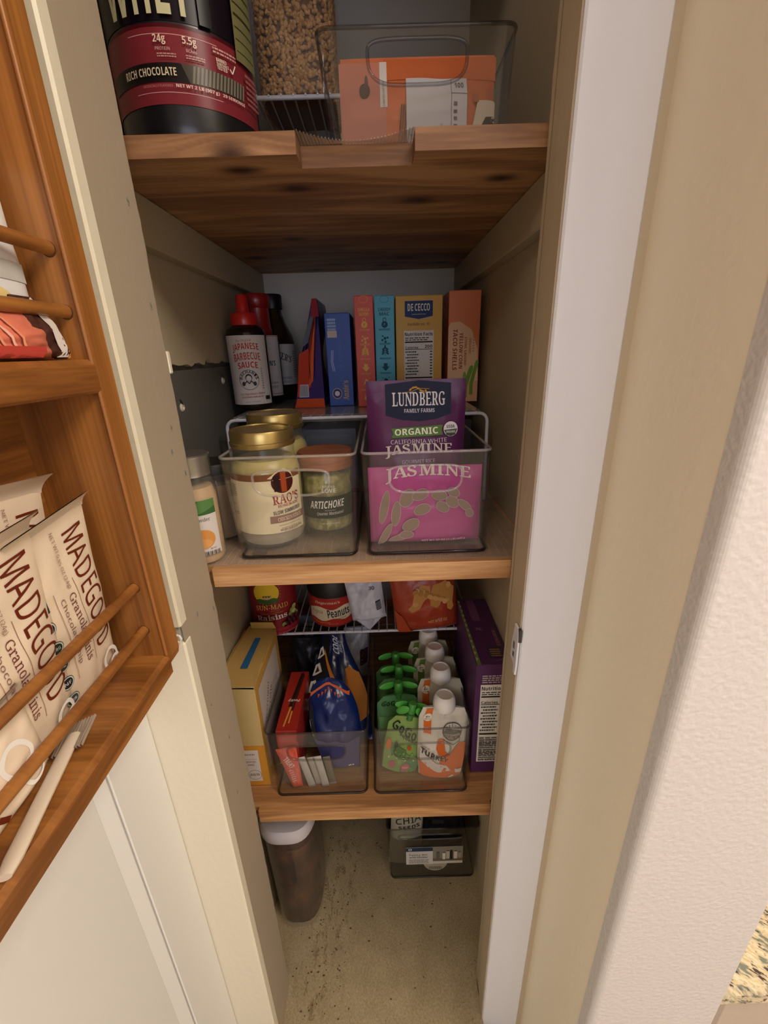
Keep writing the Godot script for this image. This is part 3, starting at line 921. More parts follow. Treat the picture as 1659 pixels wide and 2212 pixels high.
	mi.set_meta("kind", "stuff"); c.add_child(mi, true)
	# bin with an orange mix pouch
	make_bin("storage_bin", "smoky clear bin on the pine shelf holding an orange pouch", [-.0545, .1525, .3035, -.572], [-.044, .148, T + .001, -.583], .20, [.052, .2945, .096, .035], .10, "3a3a34", "1a1816", false)
	var b := make_bag("pancake_mix_pouch", "orange pouch with a white label and a mug picture inside the smoky top bin", "pouch", Vector3(.054, T + .004, -.625), .178, .098, .036, crinkle("d2744a", 12, .3, 0, 6, .7), "", Vector3.ZERO, .003, .97, 9)
	var p: Pr = b[1]
	p.rect(-.0885, .001, .052, .093, "c98470").rect(-.038, .075, .126, .021, "c9693a")
	p.rect(-.043, .048, .008, .046, "dcd6d0").text("LIMITED EDITION", -.039, .062, .026, .002, "5a4a44", 0, PI / 2)
	p.ell(-.060, .066, .006, .008, "5c4a48").ell(-.058, .074, .002, .008, "6a5450")
	for i in 5: p.line([Vector2(-.024 + i * .003, .004), Vector2(-.019 + i * .0025, .05)], .0014, "6e4c40")
	p.rect(-.014, .001, .068, .074, "d4d2d4").rect(.036, .001, .0006, .073, "6a6a70").rect(.036, .058, .018, .0006, "6a6a70")
	p.text("100", .045, .067, .010, .006, "5c5c62", 1).rows(.039, .020, .004, .034, 5, "6c6c70")
	p.text("pumpkin", -.002, .008, .034, .008, "3e3c40", 2, PI / 2).text("uncured", -.009, .012, .018, .003, "5a585c", 0, PI / 2)
	for i in 3: p.text(["pancake", "waffle mix", "makes 12"][i], .009 + i * .008, .014 + i * .002, .018 + i * .003, .0028, "6a686c", 3, PI / 2)
	p.poly([Vector2(.060, .001), Vector2(.088, .001), Vector2(.088, .054), Vector2(.066, .052), Vector2(.061, .03)], "d8c8b0")
	p.poly([Vector2(.0665, .001), Vector2(.088, .001), Vector2(.088, .040), Vector2(.076, .038), Vector2(.069, .026)], "221c1c").ell(.071, .018, .0028, .003, "8e8474").ell(.071, .018, .0012, .0014, "2a2624")
	p.line([Vector2(.064, .05), Vector2(.064, .058)], .006, "b06a40")
	p.put(b[0])
	# pale folded bag at the back of the shelf
	var g := make_bag("produce_bag", "translucent grey bag standing at the back behind the smoky top bin", "bag", Vector3(.01, T + .001, -1.05), .16, .30, .05, crinkle("8d8f92", 15, .25, 0, 5, 1.0), "", Vector3.ZERO, .006, .8, 12)
	g[1].rect(-.03, .18, .05, .06, "a0a2a6"); g[1].put(g[0])

func middle_shelf() -> void:
	var M := -.271
	var R := -.1025
	make_rack("white wire rack with a clear sheet on the oak shelf, under the dry goods boxes", -.268, .186, -.760, -1.06, -.1045, M, true)
	# sauce bottles
	var o := bottle("sauce_bottle", "dark sauce bottle with a white and red printed label, in front of the other bottles", Vector3(-.2535, R, -.893), .0375, .150, "1c1512")
	var m := Pr.new(drum_map(.0378, 0.15), self, .006)
	m.rect(-.045, .011, .09, .125, "cfc6c0")
	m.text("The Original", -.002, .1265, .030, .006, "a8302c", 3, .05, 0, .2)
	m.text("JAPANESE", .0, .113, .050, .014, "b23028", 1, .04, .003).text("BARBECUE", .001, .097, .050, .013, "b84030", 1, .04, .003).text("SAUCE", .001, .0825, .037, .011, "b23028", 1, .02, .002)
	m.ring(0, .057, .0185, .0185, .0008, "23242c")
	for i in 8:
		var a := PI * (.93 - i * .123)
		m.text("BACHAN'S"[i], cos(a) * .0148, .057 + sin(a) * .0148, .0042, .0052, "23242c", 1, a - PI / 2)
	m.ell(0, .061, .0062, .0068, "23242c").ell(0, .0598, .0048, .0052, "cfc6c0").line([Vector2(-.010, .048), Vector2(-.004, .055), Vector2(0, .050), Vector2(.004, .055), Vector2(.010, .048)], .0016, "23242c").ell(-.010, .050, .003, .004, "3a3a40").ell(.010, .050, .003, .004, "3a3a40")
	m.text("Our Ingredients Matter", .004, .031, .046, .0055, "b0362f", 3, .03, 0, .15).text("AN AUTHENTIC FAMILY RECIPE", .003, .0255, .040, .0025, "a85048", 1, .03)
	m.text("NET WT. 17 OZ (482g)", .002, .016, .026, .0022, "70686a", 0, .03).rect(.027, .0195, .010, .007, "26262a").rows(.023, .04, .003, .04, 9, "8a8480")
	m.put(o)
	part(o, "squeeze_cap", Sh.new().lathe([Vector2(.024, .151), Vector2(.0248, .153), Vector2(.0248, .172), Vector2(.023, .175), Vector2(.0125, .176), Vector2(.0115, .180), Vector2(.0105, .204), Vector2(.008, .207), Vector2(0, .207)], 32), mat("c0251f", .3), "bright red squeeze cap")
	var o2 := bottle("sauce_bottle", "second dark sauce bottle with a tall deep red cap, half hidden by the front bottle", Vector3(-.248, R, -.978), .038, .135, "1a1310")
	m = Pr.new(drum_map(.0383, .2), self, .006)
	m.rect(-.045, .018, .09, .120, "c8c2c0").rect(-.045, .136, .09, .001, "a03a34").rect(-.045, .022, .09, .001, "a03a34").text("BACHAN'S", .006, .084, .044, .010, "23242c", 1).text("HOT AND SPICY SAUCE", .010, .045, .040, .004, "4a4648", 1).rows(-.01, .034, .04, .006, 2, "7a7476")
	m.put(o2)
	part(o2, "flip_cap", Sh.new().lathe([Vector2(.0255, .136), Vector2(.0265, .138), Vector2(.026, .150), Vector2(.0245, .154), Vector2(.0235, .19), Vector2(.0275, .195), Vector2(.0275, .213), Vector2(.025, .217), Vector2(0, .218)], 36), mat("8f1a1c", .3), "deep red flip cap")
	var o3 := thing("steak_sauce_bottle", "brown glass bottle with a black cap and long neck behind the red-capped bottles", "bottle", Vector3(-.236, R, -1.062), "sauce bottles on the wire rack")
	part(o3, "glass", Sh.new().lathe([Vector2(0, .001), Vector2(.040, .001), Vector2(.043, .006), Vector2(.043, .125), Vector2(.040, .14), Vector2(.028, .165), Vector2(.0215, .185), Vector2(.0205, .20), Vector2(0, .20)], 40), mat("2a1a12", .12))
	part(o3, "screw_cap", Sh.new().lathe([Vector2(.0235, .195), Vector2(.024, .197), Vector2(.024, .222), Vector2(.022, .225), Vector2(0, .225)], 32), mat("121214", .4))
	m = Pr.new(drum_map(.0432, .35), self, .006)
	m.rect(-.05, .035, .10, .087, "bcb8b4").text("CARVER'S", .0, .099, .062, .014, "24242a", 2, -.35).text("STEAKHOUSE SAUCE", .006, .050, .040, .005, "4c4a4c", 1).rows(-.008, .040, .03, .005, 2, "7c7a7a").rows(.034, .05, .012, .06, 12, "7a7674")
	m.put(o3)
	# pouch seen along its edge
	var po := thing("tortilla_chip_pouch", "orange and purple stand-up pouch turned edge on beside the brown bottle", "pouch", Vector3(-.139, R, -.96))
	var pf := func(s: float, t: float, k: float) -> Vector3:
		var zz := lerpf(.085, -.085, s)
		var th := lerpf(.029, .0035, pow(t, .8)) * sqrt(maxf(0.0, 1.0 - pow(absf(2 * s - 1), 9.0)) ) + .0005
		return Vector3(th * k + .022 * smoothstep(.3, 1.0, t) + .003 * sin(t * 9.0), t * .196, zz * (1.0 - .1 * t))
	part(po, "pouch", Sh.new().bag(pf, 24, 24), crinkle("3c2260", 16, .35, 0, 7, .8))
	var gus := Pr.new(func(a: float, b: float, hh: float) -> Vector3:
		var t := clampf(b / .196, 0, 1)
		return Vector3(a * lerpf(.030, .0045, pow(t, .8)) + .022 * smoothstep(.3, 1.0, t) + .003 * sin(t * 9.0), b, .0855 * (1.0 - .1 * t) + .0012 + hh), self, .2)
	gus.poly([Vector2(-1, .0), Vector2(1, .0), Vector2(1, .196), Vector2(-1, .196)], "3a2266").poly([Vector2(-1, .020), Vector2(.1, .04), Vector2(.1, .11), Vector2(-1, .10)], "b8371c").poly([Vector2(-.1, .04), Vector2(.35, .05), Vector2(.3, .19), Vector2(-.2, .19)], "d3561e").poly([Vector2(-1, .11), Vector2(-.1, .12), Vector2(-.1, .175), Vector2(-1, .17)], "57606c").rect(-1, .165, 2, .031, "8a1d22").rect(-1, 0, 2, .017, "c24a1c").rect(-.85, .020, .75, .024, "b4aeb2")
	for i in 7: gus.rect(-.8 + i * .09, .022, .04, .02, "6a6470")
	gus.put(po)
	# boxes
	var b := make_box("macaroni_box", "blue macaroni box, lowest and first of the upright boxes", "box", -.1005, -.052, R, .068, -.888, .13, "2350a8", "dry goods boxes on the wire rack")
	var q: Pr = b[1]
	q.rows(.005, .135, .016, .028, 5, "9fb8d8", .7).rect(.004, .128, .018, .012, "c8b8b0").text("RICH & CREAMY", .0265, .085, .075, .006, "4f7cc8", 0, PI / 2)
	for i in 2: q.line([Vector2(.011 + i * .003, .066), Vector2(.008 + i * .003, .085), Vector2(.010 + i * .003, .105)], .0012, "b8c8e4")
	q.ell(.016, .024, .0098, .0105, "c4b38a").ell(.016, .024, .0084, .009, "3a3f7c").ell(.016, .024, .005, .005, "e4dcd8").text("Annie's", .0330, .030, .037, .0115, "cfae6c", 2, PI / 2)
	q.put(b[0])
	mac("macaroni_box", "narrow coral red macaroni box side with pale yellow icons", -.0418, -.0068, .0935, -.862, "cf4a38", "e8b85a", "SHELLA", "GOOD")
	mac("macaroni_box", "narrow turquoise macaroni box side with dark teal icons", -.0050, .0318, .0935, -.872, "3fa3bd", "1f4c62", "CHEDDY", "MAC")
	b = make_box("pasta_box", "mustard yellow pasta box with a blue crest and nutrition panel", "box", .0350, .1240, R, .094, -.890, .05, "c99a28", "dry goods boxes on the wire rack")
	q = b[1]
	q.poly([Vector2(.0175, .161), Vector2(.044, .156), Vector2(.0705, .161), Vector2(.0705, .1875), Vector2(.0175, .1875)], "2a3f6c").ring(.044, .173, .026, .0135, .0006, "2a3f6c")
	q.text("DE CECCO", .044, .1765, .042, .0125, "e0dcc8", 1).rect(.031, .164, .026, .001, "b0a888").text("Farfalle no. 93", .044, .1475, .043, .005, "7a5a1c", 2, 0, 0, .2)
	q.facts(.0155, -.004, .057, .140, "200")
	q.put(b[0])
	b = make_box("taco_shell_box", "orange taco shell box, tallest of the row and closest to the side wall", "box", .137, .198, R, .1010, -.897, .10, "d97a48", "dry goods boxes on the wire rack")
	q = b[1]
	q.rect(0, 0, .061, .055, "d9a77c").poly([Vector2(0, .04), Vector2(.061, .04), Vector2(.058, .10), Vector2(.045, .135), Vector2(.022, .150), Vector2(.004, .148), Vector2(0, .14)], "e3bd98")
	q.text("TACO SHELLS", .0135, .099, .075, .0085, "8e2c24", 1, -PI / 2, 0, .1).text("YELLOW CORN", .0255, .097, .066, .007, "8e2c24", 1, -PI / 2, 0, .1).text("STONE GROUND", .0345, .096, .052, .0045, "9a3c2c", 1, -PI / 2).text("ORGANIC", .043, .105, .030, .0045, "a86a3c", 1, -PI / 2).rows(.048, .095, .003, .03, 6, "a88a6c")
	for k in [[.036, .030, .046, .062, .0085], [.048, .035, .057, .072, .007]]:
		q.line([Vector2(k[0], k[1] - .022), Vector2(k[0], k[1]), Vector2(k[2], k[3])], k[4], "6f9a3c").ell(k[2], k[3], k[4] / 2, .008, "6f9a3c", -.3)
	q.ell(.034, .048, .0035, .010, "7aa644")
	q.put(b[0])
	# bins
	make_bin("storage_bin", "clear bin on the oak shelf holding gold-lidded jars", [-.2105, -.0335, -.1235, -.5355], [-.203, -.0385, M + .004, -.5425], .29, [-.1185, -.1415, .093, .035], .03, "8a867e", "b8b0a4", true)
	make_bin("storage_bin", "clear bin on the oak shelf holding the rice bags", [-.0265, .1425, -.1225, -.5345], [-.0225, .1450, M + .004, -.5415], .29, [.059, -.1400, .094, .037], .03, "8a868a", "c0b4bc", true)
	# broth jars
	var J := M + .006
	for i in 2:
		var jar := thing("broth_jar", ["gold-lidded broth jar with a cream label at the front of its bin", "taller gold-lidded broth jar standing behind the labelled one"][i], "jar", [Vector3(-.168, J, -.6055), Vector3(-.1705, J, -.7005)][i], "gold-lidded broth jars in the bin")
		var s: float = [1.0, 1.055][i]
		part(jar, "contents", Sh.new().lathe([Vector2(0, .003), Vector2(.035, .003), Vector2(.044, .008), Vector2(.0475, .018), Vector2(.0478, .062 * s)], 48), mat("9d9078", .35), "grey-beige broth")
		part(jar, "set_fat", Sh.new().lathe([Vector2(.0478, .062 * s), Vector2(.0478, .110 * s), Vector2(.045, .122 * s), Vector2(.040, .128 * s), Vector2(0, .128 * s)], 48), mat("beae66", .35), "pale yellow fat")
		part(jar, "glass", Sh.new().lathe([Vector2(0, 0), Vector2(.036, 0), Vector2(.046, .005), Vector2(.0498, .016), Vector2(.0500, .108 * s), Vector2(.047, .122 * s), Vector2(.0425, .130 * s), Vector2(.0425, .150 * s)], 56), clear("d8d8c8", .07))
		part(jar, "screw_lid", Sh.new().lathe([Vector2(.0425, .146 * s), Vector2(.0445, .146 * s), Vector2(.0452, .149 * s), Vector2(.0452, .152 * s), Vector2(.0440, .153 * s), Vector2(.0440, .165 * s), Vector2(.0430, .168 * s), Vector2(.0400, .1685 * s), Vector2(.0390, .167 * s), Vector2(0, .1675 * s)], 56), mat("c2aa6a", .33, .9), "brassy screw lid")
		if i == 0:
			q = Pr.new(drum_map(.0503, .05), self, .005)
			q.rect(-.062, .027, .124, .077, "ddd0aa").rect(-.062, .104, .124, .009, "7b4f34")
			q.poly([Vector2(.010, .107), Vector2(.024, .116), Vector2(.034, .119), Vector2(.044, .114), Vector2(.048, .104)], "d9cca4")
			q.ell(.031, .100, .0165, .0155, "4c1f18").rect(.0165, .104, .030, .0008, "c0b090").rect(.028, .086, .008, .028, "a84a28").rect(.018, .088, .008, .022, "2c1a18")
			q.text("RAO'S", .034, .0765, .040, .013, "94302c", 2, .04).text("HOMEMADE", .036, .067, .032, .004, "a8524a", 2, .04)
			q.text("SLOW SIMMERED", .034, .0585, .042, .0055, "4a4034", 1, .06).rect(.008, .0425, .056, .0105, "8a6456").text("CHICKEN STOCK", .037, .0478, .038, .0055, "d8c4a4", 2, .04)
			for k in 3: q.text(["Chicken Broth Made With Organic", "No Artificial Anything At All", "No Preservatives"][k], .036, .0385 - k * .0042, .034 - k * .006, .0026, "8c6a5a", 3, .04)
			q.text("NET WT. 16 OZ (1 LB) 454g", .037, .0315, .034, .0034, "544a3c", 1, .05)
			q.rows(-.056, .082, .018, .018, 7, "8a7c60").rows(-.056, .068, .013, .004, 2, "8a7c60").rows(-.056, .055, .018, .005, 2, "8a7c60")
			q.put(jar)
	# artichoke jar
	var aj := thing("artichoke_jar", "small jar of artichoke hearts with a brown lid and dark green band", "jar", Vector3(-.0855, J, -.636))
	part(aj, "artichokes", Sh.new().grid(func(s: float, t: float) -> Vector3:
		var a := TAU * s
		var lump := .0022 * noise(91, 1.0, 2).get_noise_3d(cos(a) * 3.2, t * 6.0, sin(a) * 3.2)
		var r := .0358 * minf(1.0, sqrt(minf(t, 1 - t) * 14.0 + .0001)) + lump
		return Vector3(cos(-a) * r, .004 + t * .098, sin(-a) * r), 64, 30, true), artichoke_mat())
	part(aj, "glass", Sh.new().lathe([Vector2(0, 0), Vector2(.034, 0), Vector2(.0388, .005), Vector2(.0395, .010), Vector2(.0395, .098), Vector2(.037, .106)], 56), clear("c8d0b0", .06))
	part(aj, "screw_lid", Sh.new().lathe([Vector2(.038, .1045), Vector2(.0415, .1045), Vector2(.0418, .107), Vector2(.0418, .125), Vector2(.0400, .128), Vector2(0, .1285)], 56), wood("75442a", "a2623e", 93, .2), "brown woodgrain lid")
	q = Pr.new(drum_map(.0398, -.13), self, .005)
	q.rect(-.060, .032, .120, .034, "1c2a1e")
	q.text("KITCHEN &", .012, .0815, .018, .0035, "d4d8c4", 1, -.04).text("LOVE", .012, .0755, .020, .0065, "e0e4d0", 1, -.04)
	q.text("ARTICHOKE", .008, .054, .052, .0115, "dcdcd0", 1, .03, 0, .2).rect(.004, .0445, .016, .0005, "b8b8a8").text("Quarter Marinated", .012, .0395, .040, .0062, "d4d4c8", 3, .02, 0, .2)
	q.text("NET WT 12 OZ (340g)", .012, .0235, .026, .003, "d8d8b8", 0)
	q.put(aj)
	# powder bottle
	var pw := thing("spice_jar", "tall powder jar with silver lid and green-topped label behind the door reveal", "jar", Vector3(-.2545, M + .001, -.552), "")
	part(pw, "powder", Sh.new().lathe([Vector2(0, .002), Vector2(.024, .002), Vector2(.0275, .008), Vector2(.0278, .095), Vector2(.024, .108), Vector2(0, .110)], 40), mat("bfa078", .8), "tan powder")
	part(pw, "glass", Sh.new().lathe([Vector2(0, 0), Vector2(.025, 0), Vector2(.0295, .005), Vector2(.0300, .100), Vector2(.0285, .112), Vector2(.0245, .122), Vector2(.0240, .130)], 44), clear("d0ccc4", .08))
	part(pw, "screw_lid", Sh.new().lathe([Vector2(.0245, .124), Vector2(.0268, .124), Vector2(.0262, .127), Vector2(.0268, .130), Vector2(.0268, .146), Vector2(.0276, .1475), Vector2(.0276, .150), Vector2(.0260, .1515), Vector2(0, .1515)], 44), mat("a8a59e", .3, .85), "silver screw lid")
	q = Pr.new(drum_map(.0303, .55), self, .005)
	q.rect(-.040, .016, .060, .078, "cfc9c4").rect(-.040, .074, .060, .020, "3d6436").poly([Vector2(-.04, .074), Vector2(-.01, .074), Vector2(.02, .084), Vector2(.02, .094), Vector2(0, .094)], "587f48")
	q.text("onion powder", -.010, .067, .040, .0065, "4c4a48", 3).ell(-.004, .040, .017, .014, "cf8f4c").ell(-.006, .034, .014, .007, "d9a060").text("NET WT", .008, .0255, .008, .002, "a83c3c", 0)
	for i in 18: q.rect(-.012 + i * .0016, .0165, [.0006, .001, .0004][i % 3], .006, "2c2a2a")
	q.put(pw)
	var tj := thing("powder_jar", "wide clear jar of tan powder behind the onion powder jar, beside the clear bin", "jar", Vector3(-.2575, M + .001, -.640))
	part(tj, "powder", Sh.new().lathe([Vector2(0, .002), Vector2(.028, .002), Vector2(.0315, .008), Vector2(.0315, .088), Vector2(0, .09)], 36), mat("94795a", .8))
	part(tj, "glass", Sh.new().lathe([Vector2(0, 0), Vector2(.029, 0), Vector2(.0335, .005), Vector2(.0340, .098), Vector2(.030, .106)], 40), clear("d0ccc4", .08))
	part(tj, "screw_lid", Sh.new().lathe([Vector2(.030, .1045), Vector2(.0325, .105), Vector2(.0325, .118), Vector2(.031, .120), Vector2(0, .1205)], 40), mat("2c2a28", .5))
	# rice bags
	var rb := make_bag("rice_bag", "purple rice bag standing up above its bin with a dark crest", "bag", Vector3(.0505, M + .008, -.612), .138, .224, .05, crinkle("542350", 18, .32, 0, 6, .55), "rice bags in the bin", Vector3.ZERO, .003, 1.0, 21)
	q = rb[1]
	q.poly([Vector2(-.043, .219), Vector2(-.043, .178), Vector2(-.020, .1715), Vector2(.003, .1695), Vector2(.026, .1715), Vector2(.048, .178), Vector2(.048, .219), Vector2(.004, .2235)], "20223c")
	q.text("LUNDBERG", .003, .199, .073, .018, "d6d4d8", 2).text("FAMILY FARMS", .004, .1835, .042, .0052, "bcbac8", 1)
	for i in 7: q.ell(-.008 + i * .0035, .2115 + .003 * sin(i * .9), .0022, .0013, "b08a3a", .7 - i * .3)
	q.line([Vector2(-.018, .208), Vector2(-.008, .2085), Vector2(.004, .213), Vector2(.018, .212)], .0007, "b08a3a")
	q.poly([Vector2(-.036, .161), Vector2(.036, .164), Vector2(.034, .157), Vector2(.036, .151), Vector2(-.036, .148), Vector2(-.033, .154)], "567a38").text("ORGANIC", -.001, .1565, .060, .0085, "e6e6da", 1, .03)
	q.ell(.047, .158, .0100, .0100, "d8d6d8").poly([Vector2(.0375, .157), Vector2(.0565, .158), Vector2(.053, .150), Vector2(.047, .1482), Vector2(.041, .150)], "3c4a3c").text("USDA", .047, .1615, .0115, .0042, "30343a", 1).text("ORGANIC", .047, .1545, .0135, .003, "d0d4cc", 1)
	q.text("CALIFORNIA WHITE", .002, .1435, .078, .0055, "cabfd0", 0, .02).text("JASMINE", .002, .1295, .094, .0165, "d0c6c0", 2, .02, .003)
	q.text("GOURMET RICE", .001, .1165, .046, .0052, "c8b8cc", 0, .02)
	q.put(rb[0], "printed_label", .5)
	var pb := make_bag("rice_bag", "magenta rice bag filling the front of its bin, with clear grain windows", "bag", Vector3(.0595, M + .008, -.5745), .158, .112, .046, crinkle("ad4585", 19, .3, 0, 5, .5), "rice bags in the bin", Vector3.ZERO, .002, 1.0, 23)
	q = pb[1]
	q.text("JASMINE", .004, .099, .118, .020, "d6cfc0", 2, 0, .006)
	for g in [[-.058, .058, .006, .024, -.22], [-.042, .050, .0065, .018, -.15], [-.026, .072, .009, .013, -.7], [-.008, .076, .012, .007, .35], [-.006, .057, .012, .0075, .3], [.018, .075, .011, .0065, -.1], [.022, .060, .010, .007, -.5], [.036, .066, .010, .0075, -.5], [.038, .078, .009, .006, -.4], [.053, .060, .012, .0055, -.7], [.060, .049, .007, .0055, -.8], [-.022, .036, .013, .0085, .6], [-.058, .018, .005, .022, -.45], [-.036, .018, .018, .0045, .35], [-.028, .022, .010, .006, .1]]:
		q.ell(g[0], g[1], g[2], g[3], "8a7868", g[4]).ring(g[0], g[1], g[2], g[3], .0005, "c8a8b4", g[4])
	q.text("NET WT 32 OZ (2 LB) 907 g", .024, .012, .062, .0046, "d99cc4", 1)
	q.put(pb[0], "printed_label", .3)
	# things under the rack
	var ub := make_box("storage_carton", "blue-grey carton lying in the shade under the wire rack behind the artichoke jar", "box", -.160, -.050, M + .001, -.145, -.86, .16, "8a96ac", "")
	ub[1].rect(.01, .094, .09, .02, "9caac2"); ub[1].put(ub[0])
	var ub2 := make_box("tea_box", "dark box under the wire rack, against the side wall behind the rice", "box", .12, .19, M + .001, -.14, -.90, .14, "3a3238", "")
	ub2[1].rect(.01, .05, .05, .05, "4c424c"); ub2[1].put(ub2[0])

func bottle(n: String, label: String, p: Vector3, r: float, h: float, hex: String) -> Node3D:
	var o := thing(n, label, "bottle", p, "sauce bottles on the wire rack")
	part(o, "body", Sh.new().lathe([Vector2(0, .001), Vector2(r - .004, .001), Vector2(r - .0005, .005), Vector2(r, .012), Vector2(r, h - .010), Vector2(r - .002, h - .004), Vector2(r - .007, h), Vector2(.026, h + .002), Vector2(.0235, h + .006), Vector2(0, h + .006)], 48), mat(hex, .15))
	return o

func mac(n: String, label: String, x0: float, x1: float, y1: float, zf: float, hex: String, icon: String, a: String, c: String) -> void:
	var b := make_box(n, label, "box", x0, x1, -.1025, y1, zf, .15, hex, "dry goods boxes on the wire rack")
	var q: Pr = b[1]
	var w: float = b[2]
	var m := w / 2
	q.ring(m, .190, .008, .006, .0005, icon).text(a, m, .1730, w * .62, .0055, icon, 1).text(c, m, .1655, w * .5, .0055, icon, 1)
	# kettle bell, molecule, wheat, arrow, head with sparkles, tub
	q.ring(m, .1555, .0035, .004, .0012, icon).ell(m, .1475, .0058, .0058, icon).text("P", m, .1475, .0028, .004, hex, 1)
	for k in [[0, 0, .0026], [-.005, -.003, .002], [.005, .001, .002], [.001, -.006, .0022], [-.004, .004, .0016]]: q.ell(m + k[0], .1235 + k[1], k[2], k[2], icon)
	for k in 3: q.ell(m - .004 + k * .0004, .097 + k * .004, .0034, .0016, icon, .7).ell(m + .004 - k * .0004, .097 + k * .004, .0034, .0016, icon, -.7)
	q.ell(m, .109, .0016, .003, icon).rect(m - .0004, .092, .0008, .016, icon)
	q.poly([Vector2(m - .0035, .079), Vector2(m + .0035, .079), Vector2(m + .0035, .073), Vector2(m + .0075, .073), Vector2(m, .065), Vector2(m - .0075, .073), Vector2(m - .0035, .073)], icon)
	q.poly([Vector2(m - .007, .040), Vector2(m - .002, .043), Vector2(m + .001, .036), Vector2(m + .007, .037), Vector2(m + .006, .046), Vector2(m + .002, .051), Vector2(m - .002, .052), Vector2(m - .004, .046)], icon).ell(m + .006, .053, .001, .001, icon).ell(m - .006, .052, .001, .001, icon)
	q.ell(m, .016, .005, .005, icon).ring(m, .0225, .004, .003, .0009, icon)
	for y in [.1375, .1125, .0865, .060, .030]: q.rows(m - w * .28, y, w * .56, .0035, 2, icon, .5)
	q.put(b[0])

func artichoke_mat() -> StandardMaterial3D:
	var n := noise(95, .02, 4)
	var m := StandardMaterial3D.new()
	m.albedo_texture = tex(256, 256, func(x: int, y: int) -> Color:
		return Color("5d5c2c").lerp(Color("b3ab70"), clampf(.5 + n.get_noise_2d(x * 1.6, y) * 1.3, 0, 1)))
	m.roughness = .35; m.uv1_triplanar = true; m.uv1_scale = Vector3(9, 9, 9)
	return m

